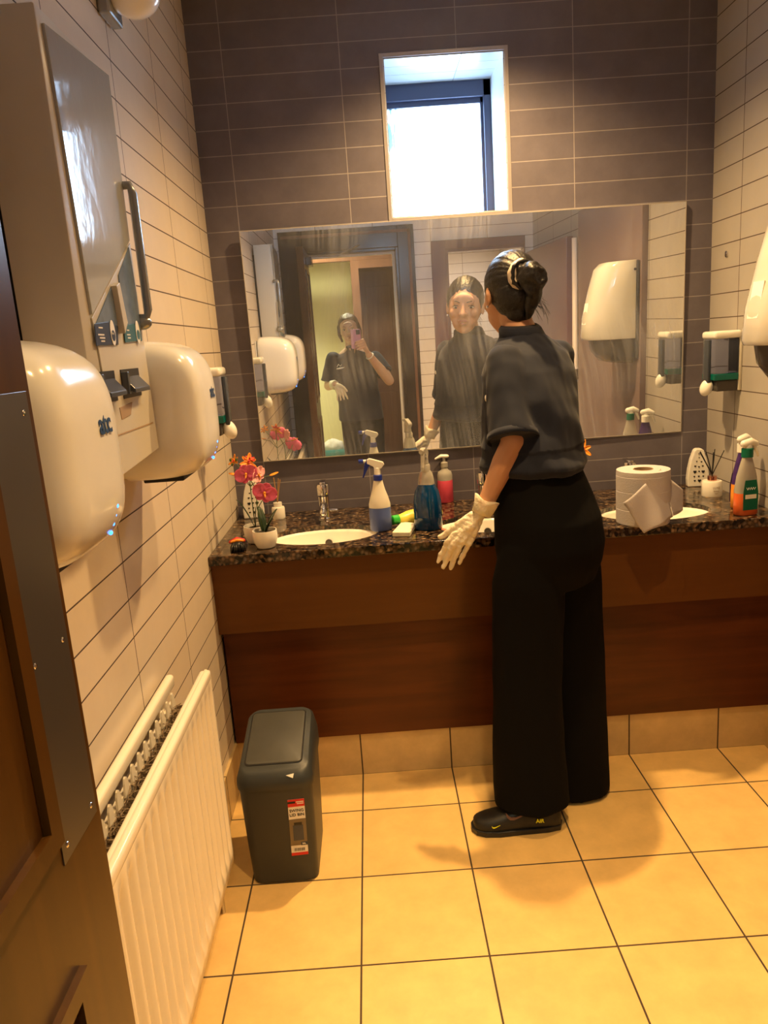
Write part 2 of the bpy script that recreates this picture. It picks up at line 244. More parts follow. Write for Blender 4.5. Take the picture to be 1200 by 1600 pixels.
# ------------------------------------------------------------------ mesh helpers
class MB:
    def __init__(s): s.bm = bmesh.new()
    def box(s, x0, y0, z0, x1, y1, z1, T=None, bev=0.0, seg=2):
        r = bmesh.ops.create_cube(s.bm, size=1)['verts']
        for v in r: v.co = Vector(((x0 + x1) / 2 + v.co.x * (x1 - x0), (y0 + y1) / 2 + v.co.y * (y1 - y0), (z0 + z1) / 2 + v.co.z * (z1 - z0)))
        if bev:
            es = list({e for v in r for e in v.link_edges}); g = bmesh.ops.bevel(s.bm, geom=es, offset=bev, segments=seg, affect='EDGES', profile=0.5); r = list({v for f in g['faces'] for v in f.verts} | {v for v in r if v.is_valid})
            r = [v for v in r if v.is_valid]
        if T is not None:
            for v in r: v.co = T @ v.co
        return s
    def rings(s, rs, cap=True, closed=False):
        L_ = [[s.bm.verts.new(p) for p in r] for r in rs]; n = len(L_[0])
        for i in range(len(L_) - (0 if closed else 1)):
            a, b_ = L_[i], L_[(i + 1) % len(L_)]
            for j in range(n): s.bm.faces.new((a[j], a[(j + 1) % n], b_[(j + 1) % n], b_[j]))
        if cap and not closed: s.bm.faces.new(L_[0][::-1]); s.bm.faces.new(L_[-1])
        return s
    def lathe(s, prof, c=(0, 0, 0), n=24, T=None, sx=1, sy=1, cap=True):
        c = Vector(c); rs = []
        for r, z in prof: rs.append([c + Vector((r * sx * math.cos(2 * PI * k / n), r * sy * math.sin(2 * PI * k / n), z)) for k in range(n)])
        if T is not None: rs = [[T @ p for p in r] for r in rs]
        return s.rings(rs, cap)
    def tube(s, pts, rad, n=10, cap=True, flat=1.0, upv=None):
        pts = [Vector(p) for p in pts]; rad = rad if isinstance(rad, (list, tuple)) else [rad] * len(pts); rs = []
        up = None
        for i, p in enumerate(pts):
            t = (pts[min(i + 1, len(pts) - 1)] - pts[max(i - 1, 0)]).normalized()
            if up is None:
                up = Vector(upv) if upv else (Vector((0, 0, 1)) if abs(t.z) < 0.9 else Vector((1, 0, 0)))
            u = (up - t * up.dot(t)).normalized(); w = t.cross(u); up = u
            rs.append([p + (u * math.cos(2 * PI * k / n) * flat + w * math.sin(2 * PI * k / n)) * rad[i] for k in range(n)])
        return s.rings(rs, cap)
    def capsule(s, pts, rad, n=12, flat=1.0, upv=None):
        pts = [Vector(p) for p in pts]; rad = list(rad) if isinstance(rad, (list, tuple)) else [rad] * len(pts)
        a = (pts[0] - pts[1]).normalized(); b_ = (pts[-1] - pts[-2]).normalized(); r0, r1 = rad[0], rad[-1]
        P = [pts[0] + a * r0 * .98, pts[0] + a * r0 * .8, pts[0] + a * r0 * 0.45] + pts + [pts[-1] + b_ * r1 * .45, pts[-1] + b_ * r1 * .8, pts[-1] + b_ * r1 * .98]
        R = [r0 * .2, r0 * .6, r0 * .89] + rad + [r1 * .89, r1 * .6, r1 * .2]
        return s.tube(P, R, n, True, flat, upv)
    def prism(s, pts, d, T=None):
        """polygon pts (3D) extruded along vector d"""
        pts = [Vector(p) for p in pts]; d = Vector(d)
        a = [s.bm.verts.new(p if T is None else T @ p) for p in pts]; b_ = [s.bm.verts.new((p + d) if T is None else T @ (p + d)) for p in pts]
        n = len(a); s.bm.faces.new(a[::-1]); s.bm.faces.new(b_)
        for j in range(n): s.bm.faces.new((a[j], a[(j + 1) % n], b_[(j + 1) % n], b_[j]))
        return s
    def ell(s, c, r, R=None, seg=20, ring=14):
        g = bmesh.ops.create_uvsphere(s.bm, u_segments=seg, v_segments=ring, radius=1)['verts']
        c = Vector(c)
        for v in g:
            p = Vector((v.co.x * r[0], v.co.y * r[1], v.co.z * r[2])); v.co = c + ((R @ p) if R is not None else p)
        return s
    def torus(s, c, R_, r, T=None, n=32, m=10):
        rs = []
        for i in range(n):
            a = 2 * PI * i / n; ring = []
            for j in range(m):
                b_ = 2 * PI * j / m; p = Vector(((R_ + r * math.cos(b_)) * math.cos(a), (R_ + r * math.cos(b_)) * math.sin(a), r * math.sin(b_)))
                ring.append((T @ p if T is not None else p) + Vector(c))
            rs.append(ring)
        return s.rings(rs, closed=True)
    def mesh(s, name):
        bmesh.ops.recalc_face_normals(s.bm, faces=s.bm.faces[:]); me = bpy.data.meshes.new(name); s.bm.to_mesh(me); s.bm.free(); return me
    def build(s, name, m, parent=None, world=False, smooth=None, bevel=0, sub=0, solid=0):
        return link(name, s.mesh(name), m, parent, world, smooth, bevel, sub, solid)
BASE = {}
def link(name, me, m, parent=None, world=False, smooth=None, bevel=0, sub=0, solid=0):
    o = bpy.data.objects.new(name, me); COL.objects.link(o)
    me.materials.clear(); me.materials.append(M[m] if isinstance(m, str) else m)
    if parent is not None:
        o.parent = parent
        if world: o.location = -BASE.get(parent.name, Vector((0, 0, 0)))
    BASE[o.name] = (BASE.get(parent.name, Vector((0, 0, 0))) + o.location) if parent is not None else Vector((0, 0, 0))
    if smooth is not None:
        if smooth is True: me.polygons.foreach_set('use_smooth', [True] * len(me.polygons))
        else:
            me.polygons.foreach_set('use_smooth', [True] * len(me.polygons))
            bm = bmesh.new(); bm.from_mesh(me)
            for e in bm.edges:
                if len(e.link_faces) == 2 and e.calc_face_angle(0) > math.radians(smooth): e.smooth = False
            bm.to_mesh(me); bm.free()
    if solid: md = o.modifiers.new('s', 'SOLIDIFY'); md.thickness = solid; md.offset = 0
    if bevel: md = o.modifiers.new('b', 'BEVEL'); md.width = bevel; md.segments = 2; md.limit_method = 'ANGLE'; md.angle_limit = math.radians(40)
    if sub: md = o.modifiers.new('u', 'SUBSURF'); md.levels = sub; md.render_levels = sub
    return o
def thing(name, loc, label, cat, group=None, rz=0):
    o = bpy.data.objects.new(name, None); COL.objects.link(o); o.location = loc; o.rotation_euler = (0, 0, rz); o.empty_display_size = 0.05
    BASE[o.name] = Vector(loc); return tag(o, label, cat, group)
def tag(o, label, cat, group=None):
    o['label'] = label; o['category'] = cat
    if group: o['group'] = group
    return o
def struct(o): o['kind'] = 'structure'; return o
def baked(o):
    dg = bpy.context.evaluated_depsgraph_get(); me = bpy.data.meshes.new_from_object(o.evaluated_get(dg)); me.name = o.name
    bpy.data.objects.remove(o); return me
def blob(mb, voxel=0.006, smooth=3, name='m', fac=0.5):
    me = mb.mesh('tmp'); o = bpy.data.objects.new('tmp', me); COL.objects.link(o)
    r = o.modifiers.new('r', 'REMESH'); r.mode = 'VOXEL'; r.voxel_size = voxel
    if smooth: q = o.modifiers.new('s', 'SMOOTH'); q.factor = fac; q.iterations = smooth
    bpy.context.view_layer.update(); n = baked(o); n.name = name; return n
def text_mesh(txt, size, ext=0.0006, align='CENTER', bold=0.0, xs=1.0):
    c = bpy.data.curves.new('t', 'FONT'); c.body = txt; c.size = size; c.extrude = ext; c.align_x = align; c.align_y = 'CENTER'; c.offset = bold; c.resolution_u = 3
    o = bpy.data.objects.new('t', c); COL.objects.link(o); bpy.context.view_layer.update(); me = baked(o)
    if xs != 1.0:
        for v in me.vertices: v.co.x *= xs
    return me
def text(name, txt, size, T, m, parent, ext=0.0006, align='CENTER', bold=0.0, xs=1.0, world=True):
    me = text_mesh(txt, size, ext, align, bold, xs); me.transform(T); return link(name, me, m, parent, world)
def frame(o, xa, ya):
    xa = Vector(xa).normalized(); ya = Vector(ya); ya = (ya - xa * ya.dot(xa)).normalized(); za = xa.cross(ya)
    return Matrix(((xa.x, ya.x, za.x, o[0]), (xa.y, ya.y, za.y, o[1]), (xa.z, ya.z, za.z, o[2]), (0, 0, 0, 1)))

# ------------------------------------------------------------------ the room
W = 1.903; YR = -2.90; YB = -4.75
WX0, WX1, WZ0, WZ1 = 0.692, 1.137, 1.952, 2.504
b = MB(); b.box(-0.12, YB - .1, -0.1, W + 0.12, 0.12, 0.0); struct(b.build('floor', 'floor_tile'))
b = MB(); b.box(-0.12, YB - .1, ROOM_H, W + 0.12, 0.5, ROOM_H + 0.1); struct(b.build('ceiling', 'ceil_paint'))
b = MB()
b.box(-0.12, 0, 0, WX0, 0.5, ROOM_H); b.box(WX1, 0, 0, W + 0.12, 0.5, ROOM_H); b.box(WX0, 0, 0, WX1, 0.5, WZ0); b.box(WX0, 0, WZ1, WX1, 0.5, ROOM_H)
struct(b.build('wall_back', 'dark_tile'))
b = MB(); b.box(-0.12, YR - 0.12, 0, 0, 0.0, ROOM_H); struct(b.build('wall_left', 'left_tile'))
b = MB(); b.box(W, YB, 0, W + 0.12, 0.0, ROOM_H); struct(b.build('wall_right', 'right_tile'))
DX0, DX1, DZ = 0.195, 0.90, 2.10
CX0, CX1, CZ = 1.25, 1.84, 2.06
b = MB()
for x0, x1, z0, z1 in ((0, DX0, 0, ROOM_H), (DX0, DX1, DZ, ROOM_H), (DX1, CX0, 0, ROOM_H), (CX0, CX1, CZ, ROOM_H), (CX1, W, 0, ROOM_H)):
    b.box(x0, YR - 0.12, z0, x1, YR, z1)
struct(b.build('wall_rear', 'rear_tile'))
# corridor and cubicle beyond the rear wall
b = MB(); b.box(-0.6, YB - 0.1, 0, W, YB, ROOM_H); struct(b.build('wall_corridor_end', 'yellow_wall'))
b = MB(); b.box(-0.7, YB, 0, -0.6, YR - 0.12, ROOM_H); b.box(-0.6, YR - 0.12, 0, -0.12, YR - 0.1, ROOM_H); struct(b.build('wall_corridor_left', 'yellow_wall'))
b = MB(); b.box(-0.7, YB, -0.1, -0.12, YR - 0.12, 0.0); b.box(-0.7, YB, ROOM_H, -0.12, YR - .12, ROOM_H + .1); struct(b.build('trim_5', 'ceil_paint'))
b = MB(); b.box(1.06, -4.2, 0, 1.14, YR - 0.12, ROOM_H); struct(b.build('wall_cubicle_left', 'hall_door_wood'))
b = MB(); b.box(1.14, -4.25, 0, W, -4.2, ROOM_H); struct(b.build('wall_cubicle_back', 'rear_tile'))
b = MB(); b.box(-0.6, -4.3, 2.12, 1.06, -4.2, 2.28, bev=0.004); struct(b.build('trim_6', 'hall_door_wood'))
b = MB(); b.box(0.55, -4.72, 0, 0.62, -4.18, 2.12); b.box(0.98, -4.72, 0, 1.05, -4.18, 2.12); b.box(0.62, -4.74, 2.05, 0.98, -4.18, 2.12); struct(b.build('trim_7', 'hall_door_wood'))
d = MB(); d.box(0.62, -4.6, 0.01, 0.98, -4.56, 2.05)
for z0, z1 in ((0.2, 0.9), (1.1, 1.9)): d.box(0.68, -4.56, z0, 0.92, -4.552, z1, bev=0.003)
dd = struct(d.build('door_3', 'hall_door_wood'))
# skirting and plinth
b = MB(); b.box(0, YR, 0, 0.009, -0.552, 0.16); struct(b.build('baseboard_left', 'skirt_tile'))
b = MB(); b.box(W - 0.009, YR, 0, W, -0.552, 0.16); struct(b.build('baseboard_right', 'skirt_tile'))
b = MB(); b.box(0, -0.552, 0, W, -0.53, 0.16); struct(b.build('baseboard_vanity', 'plinth_tile'))
# window: reveal, frame, pane, edge trim
b = MB(); b.box(WX1 - 0.008, 0.002, WZ0, WX1 + 0.001, 0.31, WZ1); b.box(WX0 - 0.001, 0.002, WZ0, WX0 + 0.008, 0.31, WZ1); struct(b.build('trim_1', 'reveal_tile'))
b = MB(); b.box(WX0 + .008, 0.002, WZ1 - 0.008, WX1 - .008, 0.31, WZ1 + 0.001); b.box(WX0 + .008, 0.002, WZ0 - 0.001, WX1 - .008, 0.31, WZ0 + 0.008); struct(b.build('trim_2', 'reveal_top_tile'))
b = MB()
for (x0, x1, z0, z1) in ((WX0 - 0.010, WX0 + 0.004, WZ0 - 0.010, WZ1 + 0.010), (WX1 - 0.004, WX1 + 0.010, WZ0 - 0.010, WZ1 + 0.010), (WX0 + 0.004, WX1 - 0.004, WZ0 - 0.010, WZ0 + 0.004), (WX0 + 0.004, WX1 - 0.004, WZ1 - 0.004, WZ1 + 0.010)):
    b.box(x0, -0.005, z0, x1, 0.001, z1)
struct(b.build('trim_3', 'trim_grey', bevel=0.001))
b = MB(); fx0, fx1, fz0, fz1 = WX0 + .008, WX1 - .008, WZ0 + .008, WZ1 - .008
for t, y0, y1 in ((0.030, 0.285, 0.33), (0.052, 0.300, 0.33)):
    tt = t if t < .04 else t
    b.box(fx0, y0, fz0, fx0 + (0.008 if t < .04 else .014), y1, fz1); b.box(fx1 - (0.030 if t < .04 else .042), y0, fz0, fx1, y1, fz1)
    b.box(fx0, y0, fz1 - t - .03, fx1, y1, fz1); b.box(fx0, y0, fz0, fx1, y1, fz0 + 0.010)
wf = struct(b.build('window_1', 'blue_wincol', bevel=0.002))
b = MB(); b.box(fx0 + .005, 0.318, fz0 + .005, fx1 - .02, 0.324, fz1 - .05); pn = b.build('pane', 'window_pane', wf)
# mirror, tilted a touch out of the wall plane
nrm = Vector((0.0100, -0.99984, -0.0150)).normalized()
pc = Vector((0.9605, -0.020, 1.51))
xa = Vector((1, 0, 0)); xa = (xa - nrm * xa.dot(nrm)).normalized(); za = nrm.cross(xa) * -1
if za.z < 0: za = -za
Tm = Matrix(((xa.x, nrm.x, za.x, pc.x), (xa.y, nrm.y, za.y, pc.y), (xa.z, nrm.z, za.z, pc.z), (0, 0, 0, 1)))
b = MB(); b.box(-0.8335, -0.012, -0.43, 0.8335, 0.0, 0.43); me = b.mesh('wall_mirror'); me.transform(Tm)
mir = tag(link('wall_mirror', me, 'mirror'), 'wide frameless mirror with wipe smears above the vanity counter', 'mirror')
b = MB()
for x0, z0, x1, z1 in ((-0.8360, -0.4325, 0.8360, -0.4300), (-0.8360, 0.4300, 0.8360, 0.4325), (-0.8360, -0.43, -0.8335, 0.43), (0.8335, -0.43, 0.8360, 0.43)): b.box(x0, -0.012, z0, x1, 0.0006, z1)
me = b.mesh('polished_edge'); me.transform(Tm); link('polished_edge', me, 'edge_light', mir)
# ------------------------------------------------------------------ vanity
CZT, CT, CY = 0.862, 0.032, -0.617
van = thing('vanity_counter', (W / 2, -0.3, 0), 'brown granite washroom counter on a wood-panelled front under the mirror', 'counter')
b = MB(); b.box(0.001, CY, CZT - CT, W - 0.001, -0.001, CZT, bev=0.003); top = b.build('worktop', 'granite', None)
SINKS = [0.368, 0.955, 1.535]
cut = MB()
for sx in SINKS: cut.lathe([(1, -0.2), (1, 0.2)], (sx, -0.415, CZT), 48, sx=0.195, sy=0.135)
cme = cut.mesh('cut'); co = bpy.data.objects.new('cut', cme); COL.objects.link(co)
bo = top.modifiers.new('b', 'BOOLEAN'); bo.operation = 'DIFFERENCE'; bo.object = co; bo.solver = 'EXACT'
bpy.context.view_layer.update(); tm = baked(top); bpy.data.objects.remove(co); link('worktop', tm, 'granite', van, True)
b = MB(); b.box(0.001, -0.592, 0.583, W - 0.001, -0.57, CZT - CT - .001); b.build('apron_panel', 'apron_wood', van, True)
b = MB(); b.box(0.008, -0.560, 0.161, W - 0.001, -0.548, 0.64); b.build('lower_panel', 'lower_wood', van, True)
for i, sx in enumerate(SINKS):
    s = thing('sink', (sx, -0.415, CZT - 0.13), ['white oval undermount sink at the left end by the potted orchids', 'white oval undermount sink in the middle behind the blue spray bottle', 'white oval undermount sink on the right behind the big paper roll'][i], 'sink', 'white oval sinks')
    prof = [(0.06, 0.0), (0.45, 0.006), (0.72, 0.025), (0.9, 0.06), (0.99, 0.10), (1.012, 0.112)]
    b = MB(); n = 48
    rs = [[Vector((r * 0.195 * math.cos(2 * PI * k / n), r * 0.135 * math.sin(2 * PI * k / n), z)) for k in range(n)] for r, z in prof]
    b.rings(rs, cap=False); b.bm.faces.new([v for v in b.bm.verts][:n]); b.build('bowl', 'ceramic', s, smooth=True, solid=0.006)
    b = MB(); b.lathe([(0.02, 0.004), (0.021, 0.007), (0.014, 0.009)], (0, 0, 0), 20); b.build('drain', 'chrome', s, smooth=40)
    b = MB(); T = Matrix.Translation((0.008, 0.1125, 0.068)) @ Matrix.Rotation(math.radians(68), 4, 'X'); b.lathe([(0.0135, 0.0), (0.0135, 0.003), (0.010, 0.003), (0.009, 0.001)], (0, 0, 0), 20, T); b.build('overflow_ring', 'steel_plate', s, smooth=40)
def tap(x, y, label):
    t = thing('tap', (x, y, CZT), label, 'tap', 'chrome mixer taps')
    b = MB(); b.lathe([(0.027, 0), (0.027, 0.004), (0.0225, 0.008), (0.021, 0.05), (0.0215, 0.085), (0.022, 0.088)], n=24)
    b.capsule([(0, -0.01, 0.05), (0, -0.05, 0.062), (0, -0.085, 0.055), (0, -0.105, 0.043)], [0.015, 0.014, 0.013, 0.012]); b.build('body', 'chrome', t, smooth=40)
    b = MB(); b.lathe([(0.020, 0.090), (0.0245, 0.094), (0.0255, 0.128), (0.022, 0.135), (0.008, 0.138)], n=24); b.box(-0.011, -0.016, 0.135, 0.011, 0.055, 0.143, bev=0.003); b.build('lever', 'chrome', t, smooth=40)
    b = MB(); b.capsule([(0.02, 0.0, 0.03), (0.045, 0.0, 0.028)], 0.008); b.build('side_knob', 'chrome', t, smooth=True)
tap(0.361, -0.165, 'chrome mixer tap behind the leftmost sink'); tap(0.975, -0.165, 'chrome mixer tap beside the pink soap pump bottle, partly hidden by the gloved hand'); tap(1.535, -0.165, 'chrome mixer tap mostly hidden behind the big paper roll')
# ------------------------------------------------------------------ left wall: radiator
rad = thing('radiator', (0.07, -1.7, 0.19), 'white ribbed double-panel radiator on the left wall below the hand dryers', 'radiator')
RY0, RY1, RZ0, RZ1 = -2.62, -1.24, 0.198, 0.738
b = MB(); N_ = 260; rs = []
cols = []
def ribx(y):
    q = ((y - RY1) / 0.046) % 1.0; return 0.5 - 0.5 * math.cos(2 * PI * q)
zs = [RZ0, RZ0 + 0.006, RZ0 + 0.03, RZ0 + 0.055, RZ0 + 0.08, RZ1 - 0.09, RZ1 - 0.06, RZ1 - 0.035, RZ1 - 0.01, RZ1 - .003, RZ1]
ys = [RY0 + (RY1 - RY0) * i / N_ for i in range(N_ + 1)]
grid = []
for z in zs:
    amp = 1.0 if RZ0 + 0.07 < z < RZ1 - 0.08 else (0.55 if (RZ0 + 0.05 < z < RZ1 - 0.05) else 0.0)
    row = []
    for y in ys:
        edge = min(1, min(y - RY0, RY1 - y) / 0.03)
        x = 0.115 - 0.014 * amp * ribx(y) * max(0, edge)
        if z in (RZ0, RZ1): x = 0.106
        row.append(b.bm.verts.new((x, y, z)))
    grid.append(row)
for i in range(len(zs) - 1):
    for j in range(N_): b.bm.faces.new((grid[i][j], grid[i][j + 1], grid[i + 1][j + 1], grid[i + 1][j]))
b.build('front_panel', 'enamel', rad, True, smooth=True, solid=0.012)
b = MB(); b.box(0.094, RY0, RZ1 - 0.022, 0.122, RY1, RZ1 + 0.004, bev=0.008, seg=3); b.box(0.106, RY1 - 0.006, RZ0, 0.117, RY1 + 0.002, RZ1 - .004, bev=0.003); b.build('front_rail', 'enamel', rad, True, smooth=40)
b = MB(); b.box(0.014, RY0, RZ0, 0.026, RY1 - 0.01, RZ1 - 0.07)
b.box(0.010, RY0, RZ1 - 0.03, 0.032, RY1 - 0.005, RZ1 + 0.002, bev=0.008, seg=3); b.build('back_panel', 'enamel', rad, True, smooth=40)
b = MB(); k = 0; y = RY1 - 0.035
while y > RY0 + .05:
    b.prism([Vector((0.0265, y + 0.013 * math.cos(t), RZ1 - 0.075 + 0.04 * math.sin(t))) for t in [PI * i / 8 for i in range(9)]], (0.004, 0, 0)); y -= 0.046
b.build('panel_tab', 'enamel', rad, True)['kind'] = 'stuff'
b = MB(); y = RY1 - 0.02
while y > RY0:
    for sx0, sx1, zt in ((0.031, 0.058, RZ1 - 0.075), (0.066, 0.093, RZ1 - 0.07)):
        b.box(sx0, y - 0.002, RZ0 + 0.03, sx1, y, zt + random.uniform(-.004, .004)); b.box(sx0, y - 0.016, RZ0 + 0.03, sx0 + 0.002, y, zt); b.box(sx1 - .002, y - 0.03, RZ0 + 0.03, sx1, y - 0.014, zt - .003)
    y -= 0.0305
b.build('convector_fin', 'dust', rad, True)['kind'] = 'stuff'
b = MB()
for i in range(260):
    y = random.uniform(RY0, RY1 - 0.03); x = random.uniform(0.035, 0.09); p = Vector((x, y, RZ1 - 0.068 + random.uniform(-.006, .004)))
    b.tube([p, p + Vector((random.uniform(-.012, .012), random.uniform(-.012, .012), random.uniform(0, .005))), p + Vector((random.uniform(-.02, .02), random.uniform(-.02, .02), -.003))], 0.0008, 4)
o = b.build('dust_fluff', 'dust', rad, True); o['kind'] = 'stuff'
for yy in (-1.34, -2.4):
    b = MB(); b.box(0.0005, yy, 0.5, 0.0135, yy + .04, 0.72); b.build('wall_bracket', 'enamel', rad, True)
b = MB(); b.tube([(0.06, -1.236, 0.24), (0.06, -1.19, 0.24), (0.06, -1.19, 0.0)], 0.0075, 10); b.capsule([(0.06, -1.19, 0.2), (0.06, -1.19, 0.27)], 0.014); b.build('feed_valve', 'chrome', rad, True, smooth=True)
# ------------------------------------------------------------------ hand dryers
def dryer(yc, label):
    t = thing('hand_dryer', (0, yc, 1.24), label, 'hand dryer', 'white hand dryers on the left wall')
    # side profile (x,z), extruded in y with rounding
    prof = [(0.0, 0.01), (0.09, 0.0), (0.155, 0.012), (0.187, 0.045), (0.203, 0.10), (0.205, 0.16), (0.196, 0.215), (0.172, 0.262), (0.13, 0.290), (0.08, 0.301), (0.0, 0.303)]
    b = MB(); rs = []; NN = 56
    for x, hy, hz, cz_ in ((0.001, 0.126, 0.150, 0.152), (0.02, 0.129, 0.152, 0.152), (0.08, 0.130, 0.152, 0.151), (0.13, 0.128, 0.148, 0.149), (0.165, 0.123, 0.138, 0.147), (0.186, 0.114, 0.123, 0.145), (0.198, 0.101, 0.102, 0.143), (0.2045, 0.080, 0.075, 0.142), (0.207, 0.045, 0.040, 0.142)):
        r = []
        for k in range(NN):
            a = 2 * PI * k / NN; ca, sa = math.cos(a), math.sin(a); pw = 2 / 4.2
            r.append(Vector((x, hy * abs(ca) ** pw * (1 if ca > 0 else -1), cz_ + hz * abs(sa) ** pw * (1 if sa > 0 else -1))))
        rs.append(r)
    b.rings(rs); me = b.mesh('shell'); o = link('shell', me, 'white_plastic', t, smooth=60, sub=1)
    b = MB(); b.box(0.0005, -0.128, 0.02, 0.006, 0.128, 0.285, bev=0.002); b.build('back_plate', 'white_plastic', t)
    b = MB(); b.box(0.05, -0.06, -0.006, 0.14, 0.06, 0.012, bev=0.003); b.build('air_nozzle', 'black_plastic', t)
    T = frame((0.2073, 0.026, 0.182), (0, 1, 0), (-0.08, 0, 1)); text('logo', 'atc', 0.040, T, 'logo_blue', t, bold=0.0008, ext=0.0003, world=False)
    for i in range(4):
        b = MB(); b.ell((0.2015 - i * 0.0035, 0.040 - 0.003 * i, 0.066 - i * 0.0120), (0.003, 0.0034, 0.0034), seg=10, ring=8); b.build('status_light', 'led', t, smooth=True)
dryer(-1.995, 'white glossy hand dryer nearest the dark door, left of the tall vending cabinet')
dryer(-1.272, 'white glossy hand dryer between the tall vending cabinet and the soap dispenser')
# ------------------------------------------------------------------ vending cabinet on left wall
KX = 0.112; KY0, KY1, KZ0, KZ1 = -1.735, -1.425, 1.315, 2.03
vc = thing('sanitary_vending_machine', (0.055, -1.58, KZ0), 'tall cream wall cabinet vending machine between the two hand dryers', 'vending machine')
b = MB(); b.box(0.012, KY0, KZ0, KX, KY1, KZ1, bev=0.004); b.build('case', 'cream_plastic', vc, True, smooth=40)
b = MB(); b.box(0.0, KY0 + .02, KZ0 + .05, 0.0125, KY1 - .02, KZ1 - .05); b.build('wall_spacer', 'black_plastic', vc, True)
def poly(name, pxs, m, parent, x, d=0.003):
    b = MB(); b.prism([A(px, py, x=x) for px, py in pxs], (d, 0, 0)); return b.build(name, m, parent, True, bevel=0.0008)
poly('upper_cover', [(64, 36), (166, 118), (199, 376), (140, 492)], 'cover_gloss', vc, KX, 0.005)
poly('lower_frame', [(141, 497), (201, 380), (222, 530), (246, 700), (186, 745), (152, 548)], 'cream_plastic', vc, KX, 0.003)
poly('product_window', [(147, 510), (173, 447), (182, 505), (184, 539), (150, 541)], 'window_grey', vc, KX + .003, 0.002)
poly('product_window', [(184, 430), (200, 386), (212, 458), (221, 533), (195, 536)], 'window_grey', vc, KX + .003, 0.002)
nl = poly('product_label', [(147, 506), (168, 503), (184, 510), (184, 538), (150, 540)], 'navy_label', vc, KX + .005, 0.001); nl['label'] = 'navy product label with a round white badge'
tl = poly('product_label', [(193, 508), (208, 506), (218, 512), (221, 532), (195, 535)], 'teal_label', vc, KX + .005, 0.001); tl['label'] = 'teal product label with a round white badge'
for (px, py), lab, mm_ in (((176, 520), nl, 'navy_label'), ((215, 519), tl, 'teal_label')):
    c = A(px, py, x=KX + .0062); b = MB(); T = frame(c, (0, 1, 0), (0, 0, 1))
    b.lathe([(1, 0), (1, 0.0008)], n=28, T=T, sx=0.0125, sy=0.022); o = b.build('badge', 'paper_white', lab, True)
    b = MB(); b.lathe([(0.0095, 0.0009), (0.0095, 0.0012)], n=24, T=T @ Matrix.Translation((0, -0.005, 0))); b.build('badge_disc', mm_, lab, True)
T = frame(A(176, 521, x=KX + .0078), (0, 1, 0), (0, 0, 1)); text('badge_word', 'Lil-lets', 0.0055, T, 'paper_white', nl, 0.0002)
for px, py, w_, lab in ((157, 512, .020, nl), (158, 523, .030, nl), (160, 528, .026, nl), (161, 533, .018, nl), (200, 516, .014, tl), (201, 523, .020, tl), (202, 528, .017, tl)):
    c = A(px, py, x=KX + .0062); b = MB(); b.box(c.x, c.y - w_ / 2, c.z - .0012, c.x + .0004, c.y + w_ / 2, c.z + .0012); b.build('print_line', 'paper_white', lab, True)
b = MB(); b.prism([A(px, py, x=KX + .003) for px, py in ((172, 447), (177, 442), (190, 505), (186, 522))], (0.012, 0, 0)); b.build('price_strip', 'cream_plastic', vc, True, bevel=.001)
for i, (a, c) in enumerate((((168, 578), (197, 611)), ((198, 571), (231, 604)))):
    p0 = A(a[0], a[1], x=KX); p1 = A(c[0], c[1], x=KX); y0, y1 = sorted((p0.y, p1.y)); zt = (p0.z if i == 0 else p0.z); zb = zt - 0.052
    if i == 0: y0, y1 = -1.725, -1.625
    else: y0, y1 = -1.59, -1.48
    zt = 1.488; zb = 1.435
    b = MB(); b.box(KX, y0, zb, KX + 0.0045, y1, zt); b.build('coin_slot', 'black_plastic', vc, True)
    b = MB(); b.prism([(KX + .003, y0 + .01, zt - .012), (KX + .024, y0 + .01, zt - .036), (KX + .024, y0 + .01, zt - .044), (KX + .003, y0 + .01, zt - .034)], (0, y1 - y0 - .015, 0)); b.box(KX + .002, y0, zt - .045, KX + .016, y0 + .012, zt - .004); b.build('coin_drawer', 'slate_plastic', vc, True, bevel=.0015)
poly('coin_return', [(186, 637), (206, 628), (204, 648), (190, 656)], 'card', vc, KX + .0028, 0.0012)
b = MB(); b.box(KX + .0028, KY0 + .012, 1.374, KX + .0040, KY1 - .002, 1.3765); b.build('seam', 'card', vc, True)
b = MB(); bx = KX + 0.002; by = -1.418
b.tube([(bx - .01, by, 1.835), (bx + .014, by - .0, 1.835), (bx + .018, by + .004, 1.82), (bx + .018, by + .004, 1.60), (bx + .014, by, 1.585), (bx - .012, by, 1.585)], 0.0085, 10)
b.ell((bx + .004, by, 1.575), (0.02, 0.012, 0.014)); b.build('pull_bar', 'grey_bar', vc, True, smooth=True)
